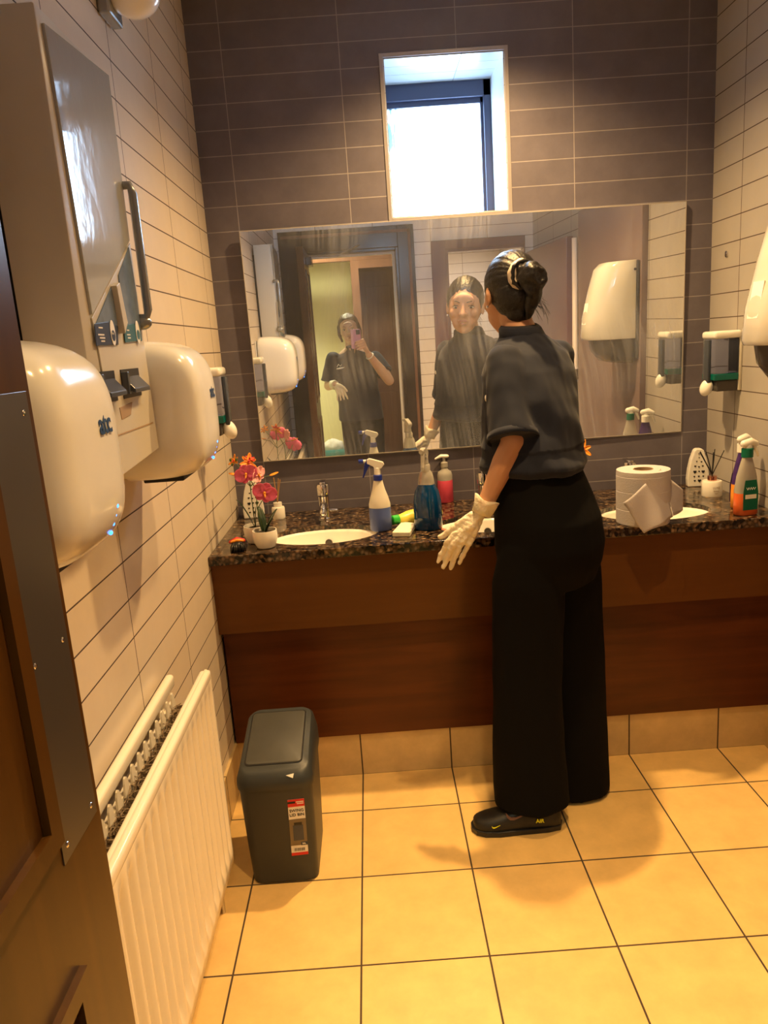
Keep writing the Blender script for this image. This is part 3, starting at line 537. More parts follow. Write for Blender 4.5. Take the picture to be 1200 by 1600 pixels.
# ------------------------------------------------------------------ soap dispensers
def soap(name, T, label):
    """front faces +x locally, width along y"""
    t = thing(name, T.translation, label, 'soap dispenser', 'wall soap dispensers'); t.matrix_world = T
    b = MB(); b.box(0.0, -0.052, 0, 0.012, 0.052, 0.205, bev=0.004); b.build('back_plate', 'cream_plastic', t, smooth=40)
    b = MB(); b.box(0.004, -0.055, 0.186, 0.104, 0.055, 0.214, bev=0.010, seg=3); b.build('lid', 'white_plastic', t, smooth=40)
    b = MB(); b.box(0.012, -0.052, 0.064, 0.1, 0.052, 0.188, bev=0.006); b.build('tank', 'smoke_blue', t, smooth=40)
    b = MB(); b.box(0.012, -0.052, 0.040, 0.1, 0.052, 0.0635, bev=0.003); b.build('liquid_soap', 'liquid_green', t)
    b = MB(); b.box(0.010, -0.047, 0.0, 0.088, 0.047, 0.040, bev=0.006); b.build('lower_body', 'smoke_grey', t, smooth=40)
    b = MB(); b.box(0.0985, -0.022, 0.03, 0.112, 0.022, 0.185, bev=0.004); b.build('push_lever', 'slate_plastic', t, smooth=40)
    b = MB(); b.ell((0.105, 0, 0.014), (0.022, 0.026, 0.032), Matrix.Rotation(math.radians(-20), 3, 'Y')); b.build('spout', 'white_plastic', t, smooth=True)
soap('soap_dispenser', Matrix.Translation((0.0, -0.545, 1.250)), 'soap dispenser on the left wall just past the far hand dryer')
soap('soap_dispenser', Matrix.Translation((W, -0.222, 1.250)) @ Matrix.Rotation(PI, 4, 'Z'), 'smoky blue soap dispenser on the right wall above the air fresheners')
# ------------------------------------------------------------------ roller towel dispenser on right wall
rd = thing('paper_towel_dispenser', (W - 0.03, -0.83, 1.31), 'large cream paper towel dispenser on the right wall at the photo edge', 'towel dispenser')
b = MB(); b.box(W - 0.045, -0.985, 1.33, W - 0.031, -0.675, 1.78); b.build('back_plate', 'slate_plastic', rd, True, bevel=.004)
b = MB(); rs = []
for z, xf in ((1.425, 1.655), (1.44, 1.648), (1.53, 1.655), (1.66, 1.685), (1.755, 1.712), (1.782, 1.74)):
    r = []
    for k in range(13):
        u = k / 12; y = -0.98 + 0.30 * u; bulge = (1 - abs(2 * u - 1) ** 3.2); r.append(Vector((xf + 0.115 * (1 - bulge), y, z)))
    r += [Vector((W - 0.046, -0.68, z)), Vector((W - 0.046, -0.98, z))]; rs.append(r)
b.rings(rs); b.build('cover', 'cream_gloss', rd, True, smooth=50, bevel=.003)
b = MB(); rs = []
for z, xf in ((1.4245, 1.69), (1.37, 1.70), (1.32, 1.74), (1.31, 1.78)):
    rs.append([Vector((xf + 0.05 * (abs(2 * k / 8 - 1) ** 3), -0.965 + 0.27 * k / 8, z)) for k in range(9)] + [Vector((W - 0.048, -0.695, z)), Vector((W - 0.048, -0.965, z))])
b.rings(rs); b.build('lower_tray', 'smoke_grey', rd, True, smooth=50, bevel=.003)
b = MB(); b.box(W - 0.031, -0.97, 1.34, W - .0005, -0.69, 1.77); b.build('mounting_block', 'slate_plastic', rd, True)
b = MB(); b.prism([(1.655, -0.86, 1.50), (1.655, -0.80, 1.50), (1.671, -0.80, 1.60), (1.671, -0.86, 1.60)], (-0.0025, 0, 0)); b.build('sticker', 'paper_white', rd, True)
b = MB(); b.lathe([(0.006, 0), (0.006, 0.002)], T=frame((1.85, -0.6795, 1.74), (1, 0, 0), (0, 0, 1)) @ Matrix.Rotation(PI, 4, 'Y'), n=14); b.build('lock', 'black_plastic', rd, True)
# brown panel, cubicle door, pipe on the right wall (all seen in the mirror)
b = MB(); b.box(W - 0.03, -1.66, 0.02, W - 0.0005, -0.66, 2.12, bev=0.002); o = b.build('brown_wall_panel', 'mauve_panel'); tag(o, 'plain brown laminate panel on the right wall behind the towel dispenser, seen in the mirror', 'wall panel')
pp = thing('vertical_pipe', (1.86, -1.72, 0), 'white vertical pipe beside the brown panel, seen in the mirror', 'pipe')
b = MB(); b.tube([(1.865, -1.70, 0.005), (1.865, -1.70, 1.98)], 0.017, 16); b.build('tube', 'pipe_white', pp, True, smooth=True)
b = MB(); b.tube([(1.865, -1.70, 1.16), (1.865, -1.70, 1.22)], 0.024, 16); b.tube([(1.865, -1.70, 1.19), (W - .001, -1.70, 1.19)], 0.008, 8); b.build('collar', 'chrome', pp, True, smooth=40)
cdo = thing('cubicle_door', (W - 0.06, -2.8, 0), 'dark mauve cubicle door folded open along the right wall, seen in the mirror', 'door')
b = MB(); b.box(W - 0.06, -2.86, 0.02, W - 0.02, -1.80, 2.0, bev=0.002); b.build('leaf', 'cubicle_door', cdo, True)
b = MB(); b.box(W - 0.02, -2.80, 0.3, W - .0005, -2.76, 0.4); b.box(W - 0.02, -2.80, 1.7, W - .0005, -2.76, 1.8); b.build('hinge', 'chrome', cdo, True)
b = MB(); b.lathe([(0.011, 0), (0.011, 0.004), (0.004, 0.006)], T=frame((W - .0005, -0.13, 1.735), (0, 1, 0), (0, 0, 1)) @ Matrix.Rotation(PI, 4, 'Y'), n=18); tag(b.build('wall_screw_cap', 'chrome'), 'small round metal cap on the right wall tiles near the mirror top', 'wall fixing')
# ceiling sensor / air freshener top left
sn = thing('wall_sensor', (0.0, -0.98, 2.32), 'rounded white sensor unit high on the left wall at the top edge', 'sensor')
b = MB(); b.box(0.001, -1.03, 2.29, 0.03, -0.93, 2.42, bev=0.006); b.build('bracket', 'grey_bar', sn, True)
b = MB(); b.ell((0.075, -0.98, 2.345), (0.062, 0.062, 0.050), seg=28, ring=18); b.box(0.025, -1.03, 2.33, 0.12, -0.93, 2.42, bev=0.02, seg=3); link('head', blob(b, 0.005, 4), 'white_plastic', sn, True, True)
b = MB(); b.ell((0.115, -1.0, 2.335), (0.010, 0.010, 0.010)); b.build('lens', 'clear_soft', sn, True, smooth=True)
# ceiling downlights
for i, ((lx, ly), p, an) in enumerate(LAMPS):
    t = thing('ceiling_downlight', (lx, ly, ROOM_H), ['round recessed ceiling downlight above the sinks', 'round recessed ceiling downlight over the middle of the room', 'round recessed ceiling downlight near the entrance door'][i], 'ceiling light', 'recessed downlights')
    b = MB(); b.torus((0, 0, -0.004), 0.045, 0.006, n=28, m=8); b.build('trim_ring', 'chrome', t, smooth=True)
    b = MB(); b.lathe([(0.04, -0.001), (0.04, -0.004)], n=24); b.build('lens', 'warm_lamp', t)
# ------------------------------------------------------------------ entrance doorway: frame, leaf
b = MB(); fy0, fy1 = YR - 0.125, YR + 0.018
b.box(0.03, YR + .0005, 0, DX0, fy1, 2.25); b.box(DX1, YR + .0005, 0, 1.02, fy1, 2.25); b.box(DX0, YR + .0005, DZ, DX1, fy1, 2.25)
b.box(DX0 - .001, fy0, 0, DX0 + 0.02, YR, DZ); b.box(DX1 - 0.02, fy0, 0, DX1 + .001, YR, DZ); b.box(DX0 + .02, fy0, DZ - 0.02, DX1 - .02, YR, DZ + .001)
struct(b.build('door_1', 'frame_wood', bevel=.003))
b = MB(); b.box(0.975, YR + .018, 0, 0.995, YR + 0.026, 2.22); b.box(0.05, YR + .018, 2.2, 0.995, YR + 0.026, 2.22); struct(b.build('trim_4', 'hall_door_wood'))
b = MB(); b.box(DX1 - 0.040, YR - 0.122, 0, DX1 - 0.0205, YR - 0.09, DZ - .0205); b.box(DX0 + .0205, YR - 0.122, DZ - 0.040, DX1 - 0.040, YR - 0.09, DZ - .0205); struct(b.build('trim_lit_jamb', 'paper_white'))  # pale strip standing in for light caught on the inner jamb edges
dl = thing('entrance_door', (0.215, YR + .03, 0), 'dark wooden panelled door standing open at the left edge with a metal push plate', 'door')
LX, LE = 0.238, -2.25
b = MB(); b.box(LX - 0.046, YR + 0.02, 0.008, LX, LE, 2.085, bev=0.002); b.build('leaf', 'door_wood', dl, True)
PE = A(78, 1332, x=LX); 
b = MB()
for z0, z1 in ((PE.z, 1.95), (0.20, A(112, 1535, x=LX).z)):
    y1 = LE - 0.105; y0 = YR + 0.12; t = 0.022
    for (a0, a1, c0, c1) in ((y0 + t, y1 - t, z0, z0 + t), (y0 + t, y1 - t, z1 - t, z1), (y0, y0 + t, z0, z1), (y1 - t, y1, z0, z1)):
        b.box(LX - .001, a0, c0, LX + 0.008, a1, c1)
b.build('panel_moulding', 'door_wood', dl, True)
pz0, pz1 = A(120, 1318, x=LX).z, A(30, 612, x=LX).z
PY1 = A(150, 1270, x=LX).y; PY0 = A(98, 1345, x=LX).y
b = MB(); b.box(LX, PY0, pz0, LX + 0.0015, PY1, pz1); pl = b.build('push_plate', 'steel_plate', dl, True, bevel=.0004); pl['label'] = 'brushed metal push plate'
for yy in (PY0 + .012, PY1 - .012):
    for zz in (pz0 + .015, (pz0 * .55 + pz1 * .45), pz1 - 0.02):
        b = MB(); b.ell((LX + .0015, yy, zz), (0.0012, 0.003, 0.003), seg=8, ring=6); b.build('screw', 'chrome', pl, True)
b = MB(); b.box(LX + .0002, -2.66, 1.98, LX + 0.042, -2.44, 2.035, bev=.006); b.build('closer_body', 'dark_metal', dl, True)
b = MB(); b.tube([(LX + .02, -2.55, 2.045), (LX + .22, -2.70, 2.05), (0.62, YR + .02, 2.13)], 0.006, 8); b.build('closer_arm', 'grey_bar', dl, True)
for zz in (0.25, 1.1, 1.85):
    b = MB(); b.tube([(LX - .02, YR + .019, zz), (LX - .02, YR + .019, zz + .09)], 0.006, 10); b.build('hinge', 'chrome', dl, True)
# cubicle door frame in the rear wall
b = MB(); b.box(1.145, YR + .0005, 0, CX0, YR + .016, 2.12); b.box(CX1, YR + .0005, 0, W - .07, YR + .016, 2.12); b.box(CX0, YR + .0005, CZ, CX1, YR + .016, 2.12)
b.box(CX0 - .001, YR - .125, 0, CX0 + .02, YR, CZ); b.box(CX0 + .02, YR - .125, CZ - .02, CX1, YR, CZ + .001); struct(b.build('door_2', 'cubicle_door', bevel=.002))
# ------------------------------------------------------------------ swing bin
bn = thing('swing_bin', (0.215, -0.98, 0), 'dark grey plastic swing-lid bin with a product sticker standing by the radiator', 'bin')
def rrect(cx, cy, hx, hy, r, z, n=6):
    P_ = []
    for qx, qy, a0 in ((1, 1, 0), (-1, 1, 90), (-1, -1, 180), (1, -1, 270)):
        for k in range(n + 1):
            a = math.radians(a0 + 90 * k / n); P_.append(Vector((cx + qx * (hx - r) + r * math.cos(a), cy + qy * (hy - r) + r * math.sin(a), z)))
    return P_
BX, BYc = 0.223, -0.965
b = MB(); b.rings([rrect(BX, BYc, hx, hy, 0.03, z) for hx, hy, z in ((0.090, 0.120, 0.0), (0.095, 0.125, 0.006), (0.099, 0.132, 0.12), (0.104, 0.140, 0.315))]); b.build('body', 'bin_plastic', bn, True, smooth=35)
b = MB()
def lidz(y, z): return z + 0.0
rs = []
for hx, hy, z, tl_ in ((0.108, 0.145, 0.312, 0), (0.109, 0.146, 0.322, 0), (0.108, 0.145, 0.35, 0.10), (0.100, 0.134, 0.385, 0.22), (0.094, 0.126, 0.392, 0.24)):
    r = rrect(BX, BYc, hx, hy, 0.035, z)
    for p in r: p.z += (p.y - BYc) * tl_
    rs.append(r)
b.rings(rs); b.build('lid_frame', 'bin_plastic', bn, True, smooth=35)
b = MB(); rs = []
for hx, hy, z in ((0.079, 0.104, 0.388), (0.079, 0.104, 0.3945), (0.076, 0.101, 0.3965)):
    r = rrect(BX - 0.004, BYc + 0.004, hx, hy, 0.012, z)
    for p in r: p.z += (p.y - BYc) * 0.24
    rs.append(r)
b.rings(rs); b.build('swing_flap', 'bin_flap', bn, True, smooth=35)
b = MB(); rs = []
for hx, hy, z in ((0.0825, 0.1075, 0.388), (0.0825, 0.1075, 0.3935)):
    r = rrect(BX - 0.004, BYc + 0.004, hx, hy, 0.014, z)
    for p in r: p.z += (p.y - BYc) * 0.24
    rs.append(r)
b.rings(rs); b.build('flap_groove', 'black_plastic', bn, True)
def binpt(px, py):
    # front face plane of the tapered body
    z = 0.2; 
    for _ in range(4):
        y = BYc - (0.132 + 0.008 * (z - 0.12) / 0.195) - 0.0006; p = A(px, py, y=y); z = p.z
    return p
c00, c10, c11, c01 = binpt(456, 1337), binpt(482, 1334), binpt(475, 1247), binpt(449, 1250)
def bl(u, v): return (c00 * (1 - u) + c10 * u) * (1 - v) + (c01 * (1 - u) + c11 * u) * v
def quad(name, u0, v0, u1, v1, m, par, off):
    b = MB(); b.prism([bl(u0, v0) + Vector((0, -off, 0)), bl(u1, v0) + Vector((0, -off, 0)), bl(u1, v1) + Vector((0, -off, 0)), bl(u0, v1) + Vector((0, -off, 0))], (0, -0.0004, 0)); return b.build(name, m, par, True)
st = quad('sticker', 0, 0, 1, 1, 'paper_white', bn, 0.0); st['label'] = 'red and white product sticker reading SWING LID BIN'
quad('sticker_red_band', 0, 0.87, 1, 1, 'red', st, 0.0006); quad('sticker_red_band', 0, 0, 1, 0.05, 'red', st, 0.0006)
quad('sticker_photo', 0.0, 0.18, 1, 0.65, 'card', st, 0.0006).data.materials[0] = M['steel_plate']
quad('sticker_photo_bin', 0.2, 0.27, 0.82, 0.54, 'slate_plastic', st, 0.001); quad('sticker_photo_lid', 0.28, 0.54, 0.76, 0.59, 'black_plastic', st, 0.001)
quad('sticker_badge', 0.0, 0.93, 0.45, 0.965, 'black_ink', st, 0.001)
for i in range(14): quad('barcode_bar', 0.2 + i * 0.045, 0.075, 0.2 + i * 0.045 + random.choice((0.014, 0.026)), 0.13, 'black_ink', st, 0.001)
xa_ = (c10 - c00); ya_ = (c01 - c00)
def stx(txt, u, v, size, m, off=0.0012, xs=1.0): T = frame(bl(u, v) + Vector((0, -off, 0)), xa_, ya_); text('sticker_text', txt, size, T, m, st, 0.0002, bold=0.0002, xs=xs)
stx('SWING', 0.5, 0.80, 0.0125, 'black_ink'); stx('LID BIN', 0.5, 0.725, 0.0125, 'black_ink'); stx('20L', 0.80, 0.205, 0.007, 'paper_white', .0016)
quad('print_line', 0.5, 0.945, 0.95, 0.96, 'paper_white', st, .001); quad('print_line', 0.55, 0.915, 0.95, 0.93, 'paper_white', st, .001)
quad('sticker_disc', 0.62, 0.175, 1.0, 0.235, 'navy_label', st, 0.0009)
b = MB(); T_ = A(451, 1186, y=-1.10); b.prism([(T_.x - .012, -1.104, 0.352), (T_.x + .011, -1.104, 0.357), (T_.x + 0.008, -1.112, 0.347)], (0, -.0012, 0.001)); b.build('paper_scrap', 'paper_white', bn, True)
# ------------------------------------------------------------------ things on the counter
Z = CZT
def C_(px, py): p = A(px, py, z=Z); return p
def trigger_head(par, s, mm1, mm2, zt, T=None, nozzle=True, nm='trigger_head'):
    """nozzle points -x; zt = height of collar top"""
    b = MB(); b.lathe([(0.0125, zt), (0.0115, zt + 0.012), (0.011, zt + 0.026)], n=16)
    b.prism([(0.014, -0.009, zt + 0.022), (0.026, -0.009, zt + 0.036), (0.022, -0.009, zt + 0.044), (-0.024, -0.009, zt + 0.060), (-0.034, -0.009, zt + 0.056), (-0.034, -0.009, zt + 0.042), (-0.012, -0.009, zt + 0.030), (-0.010, -0.009, zt + 0.020)], (0, 0.018, 0))
    o = b.build(nm, mm1, par, bevel=0.002)
    b = MB(); b.prism([(-0.020, -0.006, zt + 0.060), (-0.036, -0.006, zt + 0.056), (-0.044, -0.006, zt + 0.036), (-0.048, -0.006, zt + 0.012), (-0.053, -0.006, zt - 0.006), (-0.049, -0.006, zt - 0.008), (-0.040, -0.006, zt + 0.010), (-0.030, -0.006, zt + 0.030), (-0.016, -0.006, zt + 0.038)], (0, 0.012, 0)); b.build('trigger', mm2, par, bevel=0.0015)
    b = MB(); b.tube([(-0.033, 0, zt + 0.050), (-0.048, 0, zt + 0.050)], [0.006, 0.006], 10); b.build('nozzle_neck', mm1, par, smooth=40)
    b = MB(); b.tube([(-0.046, 0, zt + 0.050), (-0.062, 0, zt + 0.050)], [0.0085, 0.0075], 12); b.build('nozzle', mm2, par, smooth=40)
def spray(name, px, py, label, prof, level, mbody, mliq, mcollar, mhead, mtrig, rz=0, sx=1.0, sy=0.75, neck=0.19, collar=True, y=None, group='trigger spray bottles'):
    p = C_(px, py); t = thing(name, (p.x, p.y if y is None else y, Z + .0005), label, 'spray bottle', group, rz)
    lo = [(r, z) for r, z in prof if z < level]; hi = [(r, z) for r, z in prof if z > level]
    def rl(z):
        for (r0, z0), (r1, z1) in zip(prof, prof[1:]):
            if z0 <= z <= z1: return r0 + (r1 - r0) * (z - z0) / max(1e-6, z1 - z0)
        return prof[-1][0]
    b = MB(); b.lathe([(rl(level), level)] + hi, n=36, sx=sx, sy=sy); b.build('bottle', mbody, t, smooth=50)
    b = MB(); b.lathe(lo + [(rl(level), level - .0004)], n=36, sx=sx, sy=sy); b.build('liquid', mliq, t, smooth=50)
    zt = prof[-1][1]
    if collar:
        b = MB(); b.lathe([(0.0155, zt - 0.004), (0.0155, zt + 0.014), (0.013, zt + 0.016)], n=24); b.build('collar', mcollar, t, smooth=40)
    trigger_head(t, 1, mhead, mtrig, zt + 0.015)
    return t
P1 = [(0.034, 0.0), (0.0385, 0.004), (0.0385, 0.05), (0.0375, 0.095), (0.031, 0.12), (0.0225, 0.145), (0.0165, 0.172), (0.0145, 0.182)]
spray('spray_bottle', 596, 828, 'white spray bottle of pale blue liquid with a dark blue trigger', P1, 0.083, 'natural_pe', 'liquid_lilac', 'blue_plastic', 'white_plastic', 'blue_plastic', rz=0.0, sy=0.8)
P2 = [(0.044, 0.0), (0.0485, 0.005), (0.0495, 0.05), (0.048, 0.10), (0.041, 0.135), (0.0282, 0.160), (0.0265, 0.18), (0.022, 0.197), (0.016, 0.207)]
q = C_(670, 826); s2 = thing('spray_bottle', (q.x, q.y, Z + .0005), 'large spray bottle of deep blue liquid with a clear trigger head', 'spray bottle', 'trigger spray bottles', math.radians(75))
def body_rings(prof, sx, sy, bend=0.0, n=36):
    rs = []
    for r, z in prof:
        rs.append([Vector((r * sx * abs(math.cos(a)) ** 0.8 * (1 if math.cos(a) > 0 else -1) + bend * math.sin(PI * min(1, z / 0.2)), r * sy * abs(math.sin(a)) ** 0.8 * (1 if math.sin(a) > 0 else -1), z)) for a in [2 * PI * k / n for k in range(n)]])
    return rs
lo = [p for p in P2 if p[1] < 0.158]; hi = [p for p in P2 if p[1] > 0.158]
b = MB(); b.rings(body_rings(lo + [(0.0282, 0.158)], 0.72, 1.0)); b.build('liquid', 'liquid_blue', s2, smooth=50)
b = MB(); b.rings(body_rings([(0.0282, 0.1584)] + hi, 0.72, 1.0)); b.build('bottle', 'clear_soft', s2, smooth=50)
b = MB(); b.lathe([(0.0165, 0.204), (0.0165, 0.224), (0.0140, 0.228)], n=24); b.build('collar', 'clear_soft', s2, smooth=40)
trigger_head(s2, 1, 'clear_soft', 'clear_soft', 0.228)
# soap pump
q = C_(697, 784); t = thing('soap_pump_bottle', (q.x, q.y, Z + .0005), 'clear pump bottle of pink hand soap behind the deep blue spray bottle', 'soap bottle')
PP = [(0.028, 0), (0.031, 0.004), (0.031, 0.09)]
b = MB(); b.lathe(PP, n=32); b.build('pink_soap', 'liquid_pink', t, smooth=50)
b = MB(); b.lathe([(0.0305, 0.0905), (0.0305, 0.110), (0.026, 0.124), (0.014, 0.132), (0.011, 0.145)], n=32); b.build('bottle', 'clear_soft', t, smooth=50)
b = MB(); b.lathe([(0.0145, 0.142), (0.0145, 0.160), (0.006, 0.164), (0.0055, 0.18)], n=20); b.build('pump_collar', 'clear_soft', t, smooth=40)
b = MB(); b.capsule([(0.010, 0, 0.185), (-0.012, 0, 0.187), (-0.032, 0, 0.178)], [0.011, 0.010, 0.006], flat=0.7); b.build('pump_head', 'white_plastic', t, smooth=True)
# cleaner bottle lying down
q = C_(632, 806); R_ = Matrix.Rotation(math.radians(-27), 4, 'Z')
t = thing('cleaner_bottle', (q.x + .045, -0.345, Z + 0.028), 'yellow bottle with a green cap lying on its side behind the spray bottles', 'bottle'); 
T = Matrix.Rotation(math.radians(28), 4, 'Z') @ Matrix.Rotation(math.radians(-90), 4, 'Y')
b = MB(); b.lathe([(0.024, -0.09), (0.030, -0.085), (0.031, -0.02), (0.028, 0.04), (0.018, 0.075), (0.013, 0.085)], n=28, T=T, sx=0.85); b.build('bottle', 'yellow_bottle', t, smooth=50)
b = MB(); b.lathe([(0.0165, 0.083), (0.0165, 0.108), (0.012, 0.111)], n=20, T=T); b.build('cap', 'lime_cap', t, smooth=40)
# sponge block
a = [C_(*p) for p in ((613, 839), (641, 839), (650, 824), (628, 822))]; zc = 0.017
b = MB(); b.prism(a, (0, 0, zc)); o = b.build('sponge', 'sponge', bevel=0.003); tag(o, 'small cream square sponge lying in front of the blue spray bottle', 'sponge')
b = MB(); b.box(-0.03, -0.02, 0, 0.03, 0.02, 0.022, Matrix.Translation((0.795, -0.455, CZT - 0.028)) @ Matrix.Rotation(0.5, 4, 'Z') @ Matrix.Rotation(0.5, 4, 'Y'), bev=0.005); tag(b.build('cleaning_pad', 'sponge_pink'), 'peach pink pad lying in the middle sink beside the gloved hand', 'sponge')
# brush at the left
q = C_(371, 862)
t = thing('scrubbing_brush', (q.x, q.y + .015, Z), 'small black brush with a red-orange top at the left counter corner', 'brush', rz=math.radians(12))
b = MB()
for i in range(90):
    x = random.uniform(-0.024, 0.024); y = random.uniform(-0.024, 0.02); b.tube([(x * .7, y * .6, 0.028), (x, y, 0.012), (x * 1.1, y * 1.2, 0.0005)], [0.002, 0.0025, 0.0012], 5)
b.ell((0, 0, 0.018), (0.022, 0.018, 0.014)); b.build('bristles', 'black_plastic', t, smooth=True)
b = MB(); b.capsule([(-0.018, 0.012, 0.030), (0, 0.010, 0.036), (0.018, 0.012, 0.030)], [0.010, 0.012, 0.010], flat=0.7); b.build('handle', 'petal_red', t, smooth=True)
b = MB(); b.capsule([(-0.018, 0.002, 0.031), (0, -.002, 0.036), (0.018, 0.002, 0.031)], [0.0045, 0.005, 0.0045]); b.build('orange_band', 'petal_orange', t, smooth=True)
# lattice air fresheners
def freshener(x, y, rz, label):
    t = thing('gel_air_freshener', (x, y, Z), label, 'air freshener', 'white gel air fresheners', rz)
    prof = [(0.040, 0.0), (0.042, 0.03), (0.038, 0.07), (0.030, 0.11), (0.018, 0.145), (0.010, 0.152), (-0.010, 0.152), (-0.018, 0.145), (-0.030, 0.11), (-0.038, 0.07), (-0.042, 0.03), (-0.040, 0.0)]
    b = MB(); b.prism([(p[0], -0.018, p[1]) for p in prof], (0, 0.034, 0)); b.build('shell', 'white_plastic', t, bevel=0.004)
    b = MB()
    for k, (hx, hz, s) in enumerate(((0, 0.117, .6), (-.009, 0.102, .7), (0.009, 0.100, .8), (-0.014, 0.083, .9), (0.0, 0.080, .8), (0.014, 0.083, .9), (-0.015, 0.06, 1.5), (0.001, 0.062, .8), (0.016, 0.06, 1.5), (-0.017, 0.042, .8), (0.0, 0.042, .9), (0.017, 0.042, .8), (-0.015, 0.025, .9), (0.003, 0.024, 1.5), (0.019, 0.026, .8))):
        s *= 0.0042; pts = [(0, -1.1), (1, 0.1), (0.9, 0.8), (0.45, 1.0), (0, 0.6), (-0.45, 1.0), (-0.9, 0.8), (-1, 0.1)]
        b.prism([(hx + s * u, -0.0186, hz + s * v) for u, v in pts], (0, -0.0004, 0))
    b.build('heart_cutouts', 'black_ink', t)['kind'] = 'stuff'
    b = MB(); b.lathe([(0.004, 0), (0.004, 0.0006)], n=14, T=Matrix.Translation((0, -0.0185, 0.133)) @ Matrix.Rotation(PI / 2, 4, 'X')); b.build('oval_mark', 'trim_grey', t)
    return t
freshener(0.072, -0.055, math.radians(8), 'white lattice gel air freshener in the left counter corner behind the orchids'); freshener(1.845, -0.055, math.radians(-8), 'white lattice gel air freshener in the right counter corner')
# reed diffusers
def diffuser(x, y, label, mr, copper, pts, h=0.058, r=0.0365, word=None):
    t = thing('reed_diffuser', (x, y, Z), label, 'reed diffuser', 'reed diffusers')
    b = MB(); b.lathe([(r * .96, 0), (r, 0.004), (r, h - .006), (r * .93, h), (0.014, h + .001)], n=36); b.build('jar', 'ceramic', t, smooth=40)
    b = MB(); b.lathe([(0.0165, h - .001), (0.0165, h + 0.018), (0.006, h + 0.0185)], n=24); b.build('neck', copper, t, smooth=40)
    for (dx, dy, dz) in pts:
        b = MB(); b.tube([(-dx * .1, 0, h + .012), (dx, dy, h + .012 + dz)], 0.0019, 6); b.build('reed', mr, t)
    if word:
        for k, (w_, s_, dz) in enumerate(word):
            T = frame((0, -r - .0004, h * 0.62 - dz), (1, 0, 0), (0, 0, 1)); text('lettering', w_, s_, T, 'card', t, 0.0002, world=False)
diffuser(1.818, -0.245, 'white reed diffuser with black reeds and a copper neck on the right counter', 'reed', 'rose_copper', [(-0.048, 0, 0.098), (-0.043, 0.01, 0.099), (-0.028, -0.005, 0.10), (0.012, 0.01, 0.104), (0.002, 0, 0.094), (0.044, 0.004, 0.098)], word=[('LUXE', 0.011, 0), ('Home', 0.008, 0.012), ('reed', 0.006, 0.021)])
diffuser(0.175, -0.10, 'small white reed diffuser with tan sticks behind the left orchids', 'reed_tan', 'white_plastic', [(0.012, 0, 0.10), (0.018, 0.004, 0.095), (-0.006, 0.0, 0.105)], h=0.045, r=0.026)
# big paper roll
q = A(988, 822, z=Z); RX, RYc, RR, RH = 1.447, -0.555, 0.086, 0.178
t = thing('paper_roll', (RX, RYc, Z + .0005), 'huge white centre-feed paper roll with a loose sheet on the right of the counter', 'paper roll')
b = MB(); prof = [(0.032, 0.0), (RR * 0.985, 0.0), (RR, 0.004), (RR * 1.004, 0.05), (RR * .996, 0.0515), (RR * 1.0, 0.053), (RR * 1.002, 0.11), (RR * .995, 0.1115), (RR * 1.0, 0.113), (RR * 1.002, 0.160), (RR * .996, 0.1615), (RR * .998, 0.163), (RR * .985, RH), (0.032, RH)]
b.lathe(prof + [prof[0]], n=56, cap=False); b.build('roll', 'tissue', t, smooth=12)
b = MB(); b.lathe([(0.0318, 0.002), (0.0318, RH + .0015), (0.0295, RH + .0015), (0.0295, 0.002), (0.0318, 0.002)], n=32, cap=False); b.build('cardboard_core', 'card', t, smooth=40)
# the loose sheet: grid through real points
def gridsurf(P4, nu, nv, f):
    b = MB(); g = []
    for i in range(nu + 1):
        row = []
        for j in range(nv + 1):
            u, v = i / nu, j / nv; p = (P4[0] * (1 - u) + P4[1] * u) * (1 - v) + (P4[3] * (1 - u) + P4[2] * u) * v; row.append(b.bm.verts.new(p + f(u, v)))
        g.append(row)
    for i in range(nu):
        for j in range(nv): b.bm.faces.new((g[i][j], g[i + 1][j], g[i + 1][j + 1], g[i][j + 1]))
    return b
P4 = [A(973, 786, y=-0.665), A(1032, 733, y=-0.60), A(1052, 808, y=-0.625), A(1006, 834, y=-0.672)]
gridsurf(P4, 16, 16, lambda u, v: Vector((0, -0.014 * math.sin(PI * u) - 0.004 * math.sin(9 * u + 3 * v), 0.003 * math.sin(7 * v + 2 * u)))).build('loose_sheet', 'tissue', t, True, smooth=True, solid=0.0008)
P4 = [A(1034, 738, y=-0.575), A(1067, 765, y=-0.50), A(1067, 797, y=-0.50), A(1052, 806, y=-0.61)]
gridsurf(P4, 10, 10, lambda u, v: Vector((0, -0.006 * math.sin(PI * u), 0))).build('loose_sheet_fold', 'tissue', t, True, smooth=True, solid=0.0008)
